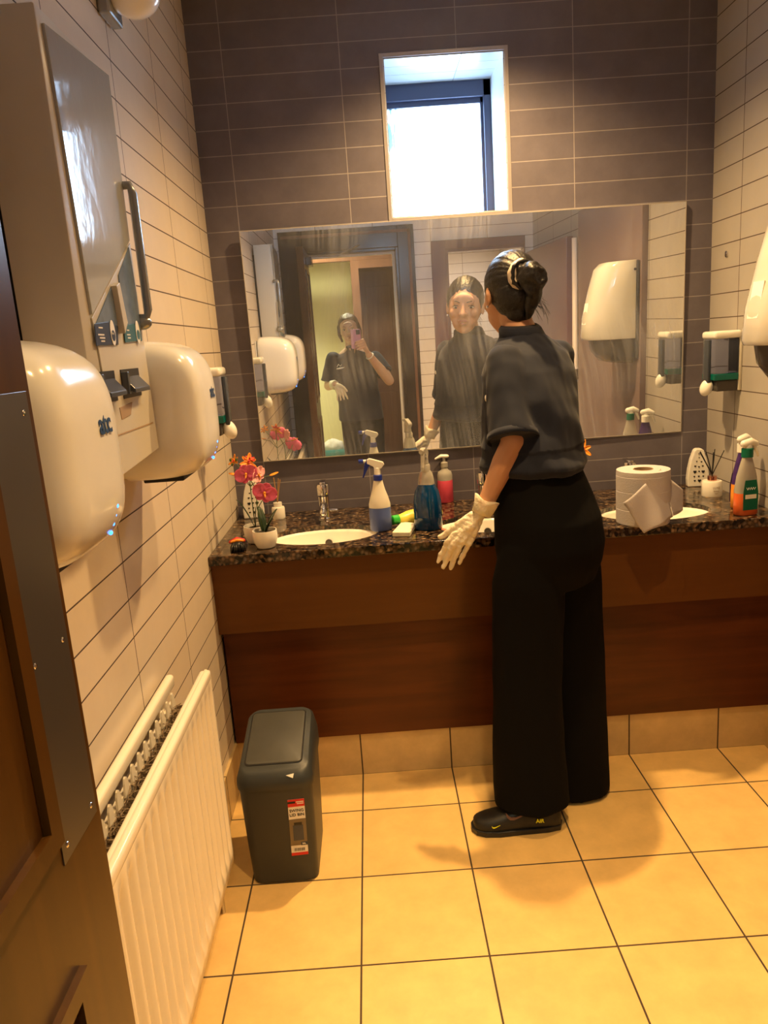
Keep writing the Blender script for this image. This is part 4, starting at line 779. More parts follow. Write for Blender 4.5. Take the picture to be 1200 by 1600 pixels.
# right spray bottles
def flatspray(x, y, rz, label, mliq, mbody, mcollar, mlab, level=0.075, rest=None):
    t = thing('spray_bottle', (x, y, Z + .0005), label, 'spray bottle', 'trigger spray bottles', rz)
    pr = [(0.036, 0.0), (0.040, 0.004), (0.040, 0.05), (0.038, 0.09), (0.033, 0.13), (0.024, 0.165), (0.017, 0.19), (0.015, 0.198)]
    lo = [p for p in pr if p[1] < level] + [(0.0388, level)]; hi = [(0.0388, level + .0004)] + [p for p in pr if p[1] > level]
    b = MB(); b.rings(body_rings(lo, 1, 0.62)); b.build('liquid', mliq, t, smooth=50)
    b = MB(); b.rings(body_rings(hi, 1, 0.62)); b.build('bottle', mbody, t, smooth=50)
    for s_ in (-1, 1):
        b = MB(); b.prism([(-0.026, s_ * 0.0256, 0.02), (0.026, s_ * 0.0256, 0.02), (0.027, s_ * 0.0256, 0.08), (0.02, s_ * 0.0236, 0.12), (-0.02, s_ * 0.0236, 0.12), (-0.027, s_ * 0.0256, 0.08)], (0, s_ * 0.0006, 0)); lb = b.build('label', mlab, t)
        T = frame((0, s_ * 0.0268, 0.092), (-s_, 0, 0), (0, 0, 1)); b = MB(); b.tube([T @ Vector((-.016 + .004 * k, .004 * (-1) ** k, 0)) for k in range(9)], 0.0009, 5); b.build('label_script', 'paper_white', lb)
        b = MB(); b.prism([(-0.02, s_ * 0.0266, 0.058), (0.02, s_ * 0.0266, 0.058), (0.02, s_ * 0.0266, 0.072), (-0.02, s_ * 0.0266, 0.072)], (0, s_ * 0.0003, 0)); b.build('label_band', 'paper_white', lb)
    b = MB(); b.lathe([(0.0185, 0.194), (0.0185, 0.222), (0.015, 0.224)], n=24); b.build('collar', mcollar, t, smooth=40)
    b = MB(); b.capsule([(0.012, 0, 0.238), (-0.012, 0, 0.243), (-0.030, 0, 0.236)], [0.013, 0.014, 0.010], flat=1.0); b.lathe([(0.014, 0.22), (0.012, 0.24)], n=16); b.build('trigger_head', 'white_plastic', t, smooth=40)
    b = MB(); b.capsule([(-0.024, 0, 0.228), (-0.036, 0, 0.205), (-0.038, 0, 0.196)], [0.006, 0.005, 0.004]); b.build('trigger', 'white_plastic', t, smooth=True)
    return t
flatspray(1.792, -0.555, math.radians(188), 'clear spray bottle of orange liquid with a dark green collar', 'liquid_orange', 'clear_soft', 'green_cap', 'green_cap')
flatspray(1.826, -0.455, math.radians(205), 'orange-based spray bottle with a purple label, tucked behind the green-collared one', 'petal_orange', 'purple_label', 'paper_white', 'purple_label', 0.085)
# orchids
def petal(b, c, d, n_, L_, W_, cup=0.25):
    d = Vector(d).normalized(); n_ = Vector(n_); n_ = (n_ - d * n_.dot(d)).normalized(); s = d.cross(n_); g = []
    for i in range(9):
        u = i / 8; row = []; w = W_ * (math.sin(PI * min(1, u * 0.93 + 0.05)) ** 0.5) if u < 1 else W_ * 0.25
        for j in range(7):
            v = j / 3 - 1; row.append(b.bm.verts.new(Vector(c) + d * (L_ * u) + s * (w * v * 0.5) + n_ * (cup * L_ * (u * u * 0.5 - 0.35 * u) + cup * 0.5 * W_ * v * v)))
        g.append(row)
    for i in range(8):
        for j in range(6): b.bm.faces.new((g[i][j], g[i + 1][j], g[i + 1][j + 1], g[i][j + 1]))
def flower(parent, c, n_, size, mcol, kind='moth', roll=0.0):
    n_ = Vector(n_).normalized(); up = Vector((0, 0, 1)); x = up.cross(n_).normalized(); y = n_.cross(x)
    b = MB()
    if kind == 'moth': spec = [(90, 0.9, 1.0), (10, 1.1, 1.25), (170, 1.1, 1.25), (-55, 0.85, 0.7), (-125, 0.85, 0.7)]
    else: spec = [(a, 1.1 if i % 2 else 0.9, 0.42) for i, a in enumerate(range(0, 360, 60))]
    for a, l, w in spec:
        a = math.radians(a + roll); petal(b, c, x * math.cos(a) + y * math.sin(a), n_, size * l, size * w, 0.3 if kind == 'moth' else 0.5)
    f = b.build('flower', mcol, parent, True, smooth=True, solid=0.0009)
    b = MB(); b.ell(Vector(c) + n_ * size * 0.16, (size * .13, size * .13, size * .16), seg=10, ring=8); b.capsule([Vector(c) + n_ * size * .1, Vector(c) + n_ * size * 0.35 - y * size * .3], [size * .1, size * .07], 8); b.build('flower_centre', 'petal_orange' if kind == 'moth' else 'petal_red', f, False, smooth=True)
    return f
def leafm(parent, base, tip, w, droop=0.02):
    base = Vector(base); tip = Vector(tip); b = MB(); g = []
    side = (tip - base).cross(Vector((0, 0, 1))).normalized()
    for i in range(11):
        u = i / 10; p = base.lerp(tip, u) + Vector((0, 0, droop * 4 * u * (1 - u))); ww = w * math.sin(PI * (0.12 + 0.86 * u)) ** 0.7
        g.append([b.bm.verts.new(p + side * ww * 0.5 * v + Vector((0, 0, abs(v) * ww * .18))) for v in (-1, -.5, 0, .5, 1)])
    for i in range(10):
        for j in range(4): b.bm.faces.new((g[i][j], g[i + 1][j], g[i + 1][j + 1], g[i][j + 1]))
    b.build('leaf', 'leaf', parent, True, smooth=True, solid=0.0015)
def pot(t, x, y, r=0.042, h=0.060):
    b = MB(); b.lathe([(r * .62, 0), (r * .75, 0.003), (r * .97, h * .45), (r, h * .8), (r * .97, h), (r * .90, h), (r * .9, h - .012), (0.001, h - .013)], (x, y, Z + .0005), 32); b.build('pot', 'ceramic', t, True, smooth=40)
    b = MB(); b.lathe([(r * .88, h - .011), (r * .5, h - .006), (0.002, h - .005)], (x, y, Z + .0005), 20); b.build('soil', 'granular', t, True, smooth=True)
def fp(px, py, y): return A(px, py, y=y)
ox, oy = 0.182, -0.540
t = thing('potted_orchid', (ox, oy, Z), 'artificial orchid with large pink blooms in the front white pot', 'plant', 'artificial orchids')
pot(t, ox, oy)
s0 = Vector((ox, oy, Z + .045)); f1, f2, f3 = fp(385, 741, -0.53), fp(413, 770, -0.57), fp(403, 742, -0.52)
b = MB(); b.tube([s0, fp(402, 795, -0.53), fp(400, 765, -0.52), f1 + Vector((0, .01, 0))], 0.0016, 6); b.tube([fp(402, 795, -0.53), fp(410, 782, -.54), f2 + Vector((0, .01, 0))], 0.0014, 6); b.build('stem', 'stem', t, True, smooth=True)
flower(t, f1, (-0.1, -1, 0.1), 0.036, 'petal_pink', roll=20); flower(t, f2, (0.25, -1, 0.0), 0.038, 'petal_pink', roll=-25); flower(t, f3, (0.9, -0.6, 0.1), 0.030, 'petal_edge', roll=30)
leafm(t, s0, fp(433, 795, -0.52), 0.026, 0.006); leafm(t, s0, fp(405, 792, -0.5), 0.026, 0.004); leafm(t, s0, fp(428, 800, -0.55), 0.022, 0.004)
ox2, oy2 = 0.140, -0.462
t = thing('potted_orchid', (ox2, oy2, Z), 'artificial orchid with orange and red lily-like blooms in the rear white pot', 'plant', 'artificial orchids'); pot(t, ox2, oy2)
s0 = Vector((ox2, oy2, Z + .045)); g1, g2, g3, g4 = fp(388, 722, -0.46), fp(366, 722, -0.45), fp(362, 742, -0.46), fp(425, 743, -0.45)
b = MB(); b.tube([s0, fp(392, 770, -0.46), g1], 0.0016, 6)
for g_ in (g2, g3, g4): b.tube([fp(391, 760, -0.46), (fp(391, 748, -0.46) + g_) / 2, g_], 0.0012, 6)
b.build('stem', 'stem', t, True, smooth=True)
flower(t, g1, (0.5, -1, 0.6), 0.030, 'petal_orange', 'lily', 10); flower(t, g2 + Vector((0, 0, .004)), (-0.6, -0.8, 0.6), 0.022, 'petal_orange', 'lily', 40)
flower(t, g1 + Vector((0.004, .01, 0.010)), (0.3, -.5, 1), 0.020, 'petal_red', 'lily', 0)
b = MB(); petal(b, g3 + Vector((.016, 0, 0)), (-1, 0, 0.15), (0, -.4, 1), 0.026, 0.014); petal(b, g4 - Vector((.008, 0, 0)), (1, 0, 0.25), (0, -.4, 1), 0.032, 0.015); b.build('loose_petal', 'petal_orange', t, True, smooth=True, solid=.001)
b = MB()
for px, py in ((360, 719), (369, 718), (363, 726)): b.ell(fp(px, py, -0.46), (0.004, 0.004, 0.006), seg=10, ring=8)
b.build('flower_bud', 'stem', t, True, smooth=True)['kind'] = 'stuff'
leafm(t, s0, fp(369, 781, -0.47), 0.022, 0.012); leafm(t, s0, fp(400, 792, -0.46), 0.024, 0.008)
t = thing('potted_orchid', (1.33, -0.22, Z), 'orange artificial lily showing behind the person at the mirror edge', 'plant', 'artificial orchids'); pot(t, 1.33, -0.22, 0.032, 0.045)
fc = fp(911, 702, -0.20); b = MB(); b.tube([(1.33, -0.22, Z + .04), (1.34, -0.21, Z + .10), fc], 0.0018, 6); b.build('stem', 'stem', t, True)
flower(t, fc, (0.1, -1, 0.3), 0.034, 'petal_orange', 'lily', 15); flower(t, fc + Vector((-0.004, .01, -.004)), (-0.3, -1, 0.0), 0.026, 'petal_orange', 'lily', 40)
leafm(t, fc + Vector((-.003, .01, 0)), fc + Vector((0.0, 0.0, 0.045)), 0.014, 0.0)
# corridor things seen in the mirror
t = thing('cleaning_trolley', (0.27, -4.1, 0), 'small trolley with a teal tub and white cloths in the corridor, seen in the mirror', 'trolley')
for dx in (-0.14, 0.14):
    for dy in (-0.1, 0.1):
        b = MB(); b.tube([(dx, dy, 0.03), (dx, dy, 0.33)], 0.01, 8); b.build('leg', 'grey_bar', t); b = MB(); b.lathe([(0.02, -0.01), (0.02, 0.01)], n=16, T=Matrix.Translation((dx, dy, 0.021)) @ Matrix.Rotation(PI / 2, 4, 'Y')); b.build('castor', 'black_plastic', t)
b = MB(); b.box(-0.16, -0.12, 0.33, 0.16, 0.12, 0.35, bev=.004); b.box(-0.16, -0.12, 0.10, 0.16, 0.12, 0.115, bev=.004); b.build('shelf', 'grey_bar', t)
tb = thing('plastic_tub', (0.27, -4.1, 0.35), 'teal plastic tub on the corridor trolley, seen in the mirror', 'tub')
b = MB(); b.rings([rrect(0, 0, hx, hx * .75, 0.02, z) for hx, z in ((0.11, 0.0), (0.12, 0.02), (0.135, 0.10))], cap=False); b.bm.faces.new([v for v in b.bm.verts][:28]); b.build('tub', 'teal_plastic', tb, smooth=40, solid=.004)
b = MB(); b.ell((0.27, -4.1, 0.455), (0.10, 0.075, 0.085), seg=24, ring=16)
for v in b.bm.verts: v.co += Vector(noise.noise_vector(v.co * 22)) * 0.016
tag(b.build('cloth_bundle', 'paper_white', smooth=True), 'crumpled white cloths piled in the teal tub, seen in the mirror', 'cloth')
# ------------------------------------------------------------------ people
def xring(c, yaw, hw, hd, n=28, pw=2.3, tilt=Vector((0, 0, 0)), fwd_scale=1.0):
    """closed cross-section; yaw = facing turned left from +y"""
    c = Vector(c); R = Vector((math.cos(yaw), math.sin(yaw), 0)); F = Vector((-math.sin(yaw), math.cos(yaw), 0)); out_ = []
    for k in range(n):
        a = 2 * PI * k / n; ca, sa = math.cos(a), math.sin(a)
        u = abs(ca) ** (2 / pw) * (1 if ca > 0 else -1); v = abs(sa) ** (2 / pw) * (1 if sa > 0 else -1)
        p = c + R * hw * u + F * hd * v * (fwd_scale if v > 0 else 1.0); p.z += (p - c).dot(tilt); out_.append(p)
    return out_
def rot_to(yaw, pitch=0.0, roll=0.0):
    return Matrix.Rotation(yaw, 3, 'Z') @ Matrix.Rotation(pitch, 3, 'X') @ Matrix.Rotation(roll, 3, 'Y')
def head_parts(b, hc, R, s=1.0):
    """head facing local +y; hc = centre of skull"""
    def E_(c, r, rr=None): b.ell(hc + R @ (Vector(c) * s), Vector(r) * s, R if rr is None else R @ rr, 26, 18)
    E_((0, -0.012, 0.022), (0.074, 0.092, 0.088)); E_((0, 0.018, -0.010), (0.068, 0.070, 0.088))
    E_((0, 0.032, -0.055), (0.052, 0.050, 0.056)); E_((0, 0.058, -0.086), (0.024, 0.024, 0.022))          # jaw, chin
    E_((0, 0.078, 0.030), (0.046, 0.012, 0.030))                                                           # brow
    for sx in (-1, 1):
        E_((sx * 0.037, 0.056, -0.022), (0.022, 0.023, 0.024)); E_((sx * 0.025, 0.050, -0.055), (0.024, 0.028, 0.032))
        E_((sx * 0.0735, -0.012, -0.012), (0.008, 0.017, 0.030), Matrix.Rotation(sx * 0.25, 3, 'Z'))       # ear
        E_((sx * 0.013, 0.093, -0.022), (0.0085, 0.010, 0.008))                                            # nostril wing
    b.capsule([hc + R @ (Vector((0, 0.086, 0.018)) * s), hc + R @ (Vector((0, 0.096, -0.004)) * s), hc + R @ (Vector((0, 0.104, -0.020)) * s)], [0.007 * s, 0.0085 * s, 0.0105 * s], 12)
    E_((0, 0.084, -0.050), (0.024, 0.012, 0.007)); E_((0, 0.082, -0.062), (0.020, 0.012, 0.008))           # lips
def face_bits(par, hc, R, s=1.0, lip='lip', brow='hair', look=0.0):
    def P_(c): return hc + R @ (Vector(c) * s)
    for sx in (-1, 1):
        b = MB(); b.ell(P_((sx * 0.031, 0.0745, 0.004)), Vector((0.0125, 0.0075, 0.0042)) * s, R, 14, 10); e = b.build('eye', 'eye_white', par, True, smooth=True)
        b = MB(); b.ell(P_((sx * 0.031 , 0.0805, 0.003)), Vector((0.0058, 0.003, 0.0044)) * s, R, 12, 8); b.build('iris', 'black_ink', e, False, smooth=True)
        b = MB(); b.tube([P_((sx * 0.015, 0.0825, 0.006)), P_((sx * 0.024, 0.0845, 0.0115)), P_((sx * 0.034, 0.083, 0.0125)), P_((sx * 0.046, 0.074, 0.006))], [0.0010, 0.0019, 0.0020, 0.0010], 8); b.build('eyelid', brow, e, False, smooth=True)
        b = MB(); b.tube([P_((sx * 0.014, 0.0915, 0.024)), P_((sx * 0.030, 0.0890, 0.030)), P_((sx * 0.047, 0.074, 0.027))], [0.0015, 0.0019, 0.0008], 8); b.build('eyebrow', brow, par, True, smooth=True)
    b = MB(); b.tube([P_((-0.023, 0.083, -0.053)), P_((-0.008, 0.0955, -0.0485)), P_((0, 0.0955, -0.0500)), P_((0.008, 0.0955, -0.0485)), P_((0.023, 0.083, -0.053))], [0.001, 0.0045, 0.004, 0.0045, 0.001], 8)
    b.tube([P_((-0.020, 0.083, -0.0570)), P_((0, 0.0945, -0.0625)), P_((0.020, 0.083, -0.0570))], [0.001, 0.0058, 0.001], 8); b.build('lips', lip, par, True, smooth=True)
def hand_parts(b, wrist, knuck, tips, thumb, k=1.0, bend=Vector((0, 0.008, 0)), palmn=Vector((0, 1, 0))):
    """knuck/tips: 4 points each; thumb: 3 points (base, joint, tip)"""
    W_ = Vector(wrist); kn = [Vector(p) for p in knuck]; mid = sum(kn, Vector()) / 4
    for p in kn: b.capsule([W_.lerp(mid, 0.06) * 0.7 + W_.lerp(p, 0.10) * 0.3, W_.lerp(p, 0.55), p], [0.0155 * k, 0.0135 * k, 0.0108 * k], 12)
    b.capsule([W_, W_.lerp(mid, 0.5)], [0.020 * k, 0.021 * k], 12, 0.8)
    rad = [0.0092, 0.0094, 0.0090, 0.0080]
    for p, q, r in zip(kn, tips, rad):
        q = Vector(q); a = p.lerp(q, 0.42) + bend * 0.6; c = p.lerp(q, 0.75) + bend
        b.capsule([p, a, c, q], [r * 1.05 * k, r * k, r * .94 * k, r * .80 * k], 12)
    t0, t1, t2 = [Vector(p) for p in thumb]; b.capsule([W_.lerp(t0, 0.4), t0, t1, t2], [0.017 * k, 0.0145 * k, 0.0108 * k, 0.0088 * k], 12)
def cloth_noise(me, amp, sc, seed=0.0, stretch=(1, 1, 1)):
    me.calc_loop_triangles(); nm = [v.normal.copy() for v in me.vertices]
    for v, n in zip(me.vertices, nm):
        q = Vector((v.co.x * stretch[0], v.co.y * stretch[1], v.co.z * stretch[2])) * sc + Vector((seed, seed, seed)); v.co += n * amp * noise.noise(q)

# ---- the cleaner standing at the counter, seen from behind
pr = thing('person', (1.06, -0.80, 0), 'person in dark polo and wide black trousers standing at the counter with back turned', 'person')
YT = math.radians(48)
def RT(y): return Vector((math.cos(y), math.sin(y), 0))
hc = Vector((1.028, -0.535, 1.628)); HR = rot_to(math.radians(14), math.radians(-9), math.radians(4))
HS = 1.06
ls, rs_ = Vector((0.968, -0.735, 1.425)), Vector((1.172, -0.530, 1.425))
le, lw = A(802, 690, y=-0.845), A(754, 797, y=-0.850)
re, rw = Vector((1.170, -0.40, 1.15)), Vector((1.09, -0.39, 0.925))
kn = [A(699, 848, y=-0.842), A(708, 851, y=-0.852), A(720, 851, y=-0.855), A(733, 849, y=-0.852)]
tp = [A(685, 877, y=-0.830), A(693, 886, y=-0.832), A(704, 888, y=-0.834), A(718, 880, y=-0.836)]
th = [A(715, 822, y=-0.835), A(700, 832, y=-0.822), A(688, 839, y=-0.812)]
rkn = [rw + Vector((-0.03 + i * 0.018, 0.062, -0.040)) for i in range(4)]; rtp = [k_ + Vector((-0.004 + .002 * i, 0.062 - 0.004 * abs(i - 1), -0.010)) for i, k_ in enumerate(rkn)]
rth = [rw + Vector((-0.035, 0.03, -0.036)), rw + Vector((-0.060, 0.055, -0.044)), rw + Vector((-0.066, 0.078, -0.048))]
b = MB(); head_parts(b, hc, HR, HS)
b.rings([xring(c, YT * t, a, d, 24, 2.0) for c, t, a, d in (((1.03, -0.560, 1.60), .3, .050, .054), ((1.038, -0.572, 1.545), .5, .050, .052), ((1.05, -0.59, 1.50), .8, .056, .056), ((1.06, -0.60, 1.46), 1, .09, .07), ((1.07, -0.635, 1.42), 1, .125, .075), ((1.07, -0.67, 1.30), 1, .120, .085), ((1.055, -0.74, 1.12), 1, .115, .088), ((1.07, -0.775, 0.95), 1, .155, .12), ((1.07, -0.78, 0.84), 1, .15, .11))])
b.capsule([ls, ls.lerp(le, .5), le], [0.043, 0.040, 0.036]); b.capsule([le, le.lerp(lw, 0.3), le.lerp(lw, .7), lw], [0.036, 0.0375, 0.029, 0.0235], flat=.95)
b.capsule([rs_, rs_.lerp(re, .5), re], [0.043, 0.040, 0.034]); b.capsule([re, re.lerp(rw, .4), rw], [0.034, 0.033, 0.024])
hand_parts(b, lw, kn, tp, th, 0.68); hand_parts(b, rw, rkn, rtp, rth, 0.68, Vector((0, 0, .004)))
for hx, kx, ax, tx in (((1.012, -0.84, 0.86), (0.99, -0.87, 0.50), (1.00, -0.89, 0.10), (0.90, -0.895, 0.045)), ((1.135, -0.72, 0.86), (1.165, -0.74, 0.50), (1.175, -0.755, 0.10), (1.165, -0.66, 0.045))):
    b.capsule([hx, Vector(hx).lerp(Vector(kx), .5), kx], [0.082, 0.072, 0.052]); b.capsule([kx, Vector(kx).lerp(Vector(ax), .35), ax], [0.052, 0.050, 0.032]); b.capsule([ax, tx], [0.032, 0.026])
link('body', blob(b, 0.0042, 3), 'skin', pr, True, True)
face_bits(pr, hc, HR, HS)
# hair: cap, bun, nape
b = MB()
def H(c): return hc + HR @ (Vector(c) * HS)
b.ell(H((0, -0.018, 0.026)), Vector((0.080, 0.094, 0.094)) * HS, HR, 30, 20); b.ell(H((0, -0.045, -0.015)), Vector((0.070, 0.066, 0.070)) * HS, HR, 24, 16); b.ell(H((0, -0.056, -0.062)), Vector((0.040, 0.034, 0.040)) * HS, HR)
hair = MB(); hair.bm = b.bm; hme = blob(b, 0.0042, 3)
# carve away the face side
inv = HR.inverted()
for v in hme.vertices:
    q = inv @ (v.co - hc) / HS
    zz = q.z + 0.25 * abs(q.x)
    lim2 = 1.0 if zz > 0.082 else (0.040 + (zz - 0.045) * 1.1 if zz > 0.045 else (0.012 + 0.028 * max(0, (zz + 0.02) / 0.065)))
    if q.y > lim2: q.y = lim2 - (q.y - lim2) * 0.35; q.x *= 0.93; q.z = q.z * 0.985; v.co = hc + HR @ (q * HS)
BC0 = A(833, 432, y=-0.665); ax_ = (BC0 - hc).normalized(); e1 = ax_.orthogonal().normalized(); e2 = ax_.cross(e1)
NN_ = [v.normal.copy() for v in hme.vertices]
for v, n in zip(hme.vertices, NN_):
    q = v.co - hc; ang = math.atan2(q.dot(e1), q.dot(e2)); al = q.dot(ax_)
    v.co += n * (0.0018 * noise.noise(Vector((math.cos(ang) * 9, math.sin(ang) * 11, al * 6))) + 0.0007 * noise.noise(Vector((math.cos(ang) * 20, math.sin(ang) * 20, al * 5))))
link('hair', hme, 'hair', pr, True, True)
bc = A(833, 432, y=-0.665); bdir = (bc - H((0, -0.03, 0.03))).normalized()
b = MB(); 
for i in range(9):
    a = 2 * PI * i / 9; fr = frame(bc, bdir.orthogonal(), bdir.cross(bdir.orthogonal())); pts = [fr @ Vector((0.026 * math.cos(a + t * 1.9) * (1 - .3 * t), 0.032 * math.sin(a + t * 1.9) * (1 - .3 * t), -0.022 + 0.05 * t)) for t in (0, .25, .5, .75, 1)]
    b.capsule(pts, [0.016, 0.018, 0.018, 0.016, 0.011], 10)
b.ell(bc, (0.036, 0.036, 0.042)); b.capsule([bc + Vector((0, 0, -.03)), A(832, 470, y=-0.645), A(826, 492, y=-0.635)], [0.028, 0.024, 0.012], 12)
bme = blob(b, 0.004, 1); cloth_noise(bme, 0.007, 38, 9); bun = link('hair_bun', bme, 'hair', pr, True, True)
b = MB()
for i in range(26):
    a = random.uniform(0, 2 * PI); st_ = A(834 + random.uniform(-8, 8), 470 + random.uniform(-15, 10), y=-0.66); b.tube([st_, st_ + Vector((0.012 + random.uniform(0, .012), 0, -0.01)), st_ + Vector((0.02 + random.uniform(0, .02), random.uniform(-.01, .01), -0.035 + random.uniform(-.02, .02)))], 0.0004, 4)
o = b.build('loose_strands', 'hair', bun, False); o['kind'] = 'stuff'
sc_c = A(816, 430, y=-0.635); T = frame((0, 0, 0), bdir.orthogonal(), bdir.cross(bdir.orthogonal()))
b = MB(); b.torus(sc_c, 0.036, 0.0125, T=T); sme = b.mesh('scrunchie'); cloth_noise(sme, 0.004, 70, 1); so = link('scrunchie', sme, 'scrunchie_light', pr, True, True); so['label'] = 'cream and black twisted scrunchie'
b = MB(); b.torus(sc_c + bdir * 0.010, 0.040, 0.0062, T=T); sme = b.mesh('scrunchie_stripe'); cloth_noise(sme, 0.006, 90, 5); link('scrunchie_stripe', sme, 'black_plastic', so, False, True)
b = MB(); b.ell(H((-0.076, -0.006, -0.042)), (0.004, 0.004, 0.004), seg=10, ring=8); b.build('earring', 'paper_white', pr, True, smooth=True)
# shirt
def shirt(parent, torso, ls, le, rs_, re, yaw, cuts, voxel=0.006, fs=1.0):
    b = MB(); b.rings([xring(c, y_, a, d, 32, pw, fwd_scale=fs) for c, y_, a, d, pw in torso])
    for s_, e_, c_ in ((ls, le, cuts[0]), (rs_, re, cuts[1])):
        d_ = (e_ - s_); p0 = s_ - d_.normalized() * 0.02
        b.tube([p0, s_ + d_ * .12, s_ + d_ * .35, s_ + d_ * .7, s_ + d_ * c_], [0.052, 0.062, 0.064, 0.068, 0.073], 24)
        b.ell(s_, (0.058, 0.058, 0.052))
    return blob(b, voxel, 6)
torso = [((1.060, -0.755, 1.095), YT, .150, .118, 2.3), ((1.058, -0.752, 1.115), YT, .163, .130, 2.3), ((1.056, -0.748, 1.15), YT, .160, .128, 2.3), ((1.060, -0.725, 1.22), YT, .150, .120, 2.3), ((1.064, -0.692, 1.31), YT, .155, .116, 2.4),
         ((1.068, -0.655, 1.39), YT, .160, .106, 2.4), ((1.070, -0.630, 1.44), YT, .150, .088, 2.3), ((1.062, -0.612, 1.475), YT * .95, .105, .072, 2.2), ((1.054, -0.600, 1.497), YT * .9, .066, .062, 2.0), ((1.050, -0.594, 1.508), YT * .85, .058, .058, 2.0)]
sme = shirt(pr, torso, ls, le, rs_, re, YT, (0.97, 0.8), fs=1.32)
NN_ = [v.normal.copy() for v in sme.vertices]
for v, n in zip(sme.vertices, NN_):   # diagonal drape folds across the back, blousing at the waist
    p = v.co.copy()
    back = max(0, n.dot(Vector((math.sin(YT), -math.cos(YT), 0))))
    k = (p - Vector((1.09, 0, 1.44))); u = k.x * 0.75 + k.z * 0.62
    v.co += n * (0.0060 * back * math.sin(u * 56 + 2 * noise.noise(p * 8)) * max(0, min(1, (1.42 - p.z) * 5)) + 0.0035 * noise.noise(p * 14) + 0.003 * noise.noise(Vector((p.x * 30, p.y * 30, p.z * 9))))
    if p.z < 1.17: v.co += n * 0.005 * math.sin((p.z - 1.09) * 70)
sh = link('polo_shirt', sme, 'shirt', pr, True, True)
b = MB(); b.rings([xring(c, YT * .8, a, d, 32, 2.0, tilt=Vector((0, .1, 0))) for c, a, d in (((1.050, -0.594, 1.500), .067, .064), ((1.046, -0.588, 1.520), .062, .060), ((1.045, -0.586, 1.530), .056, .056), ((1.046, -0.588, 1.520), .066, .064), ((1.052, -0.598, 1.492), .074, .070))], cap=False); b.build('collar', 'shirt', sh, False, smooth=True, solid=.002)
d_ = (le - ls); c0 = ls + d_ * .90; b = MB(); b.tube([c0, ls + d_ * 0.985], [0.072, 0.0755], 28, cap=False); b.build('sleeve_hem', 'shirt', sh, False, smooth=True, solid=.003)
b = MB(); bp = ls + d_ * 0.45 + Vector((-0.062, 0.018, 0)); b.ell(bp, (0.003, 0.020, 0.010), seg=14, ring=8); o = b.build('sleeve_logo', 'paper_white', sh, False, smooth=True); o['label'] = 'small pale embroidered badge'
# trousers
b = MB()
b.rings([xring(c, YT, a, d, 36, pw) for c, a, d, pw in (((1.056, -0.748, 1.150), .136, .108, 2.2), ((1.058, -0.752, 1.115), .140, .112, 2.2), ((1.066, -0.765, 1.04), .158, .130, 2.2), ((1.076, -0.782, 0.96), .172, .150, 2.2), ((1.080, -0.788, 0.88), .176, .154, 2.2), ((1.080, -0.785, 0.82), .172, .145, 2.2), ((1.080, -0.785, 0.76), .150, .12, 2.2))])
def leg(c, yaw=0.0): b.rings([xring(p, yaw, a, d, 32, 2.1) for p, a, d in c])
leg([((1.010, -0.845, 0.90), .088, .09), ((1.000, -0.850, 0.78), .108, .104), ((0.988, -0.862, 0.62), .108, .100), ((0.982, -0.870, 0.45), .107, .098), ((0.979, -0.876, 0.28), .111, .100), ((0.980, -0.880, 0.14), .115, .102), ((0.984, -0.885, 0.074), .116, .104)])
leg([((1.145, -0.725, 0.90), .085, .085), ((1.150, -0.725, 0.78), .102, .095), ((1.152, -0.728, 0.62), .104, .092), ((1.153, -0.732, 0.45), .106, .090), ((1.155, -0.736, 0.28), .110, .092), ((1.156, -0.738, 0.14), .112, .094), ((1.157, -0.740, 0.010), .114, .096)])
tme = blob(b, 0.0065, 5)
NN_ = [v.normal.copy() for v in tme.vertices]
for v, n in zip(tme.vertices, NN_):
    p = v.co.copy(); low = max(0, min(1, (0.85 - p.z) / 0.4))
    v.co += n * (0.007 * low * noise.noise(Vector((p.x * 16, p.y * 16, p.z * 1.6))) + 0.003 * noise.noise(p * 9))
    if p.z > 1.09: v.co += n * 0.0018 * math.sin(math.atan2(p.y + .75, p.x - 1.056) * 46)
link('trousers', tme, 'trouser', pr, True, True)
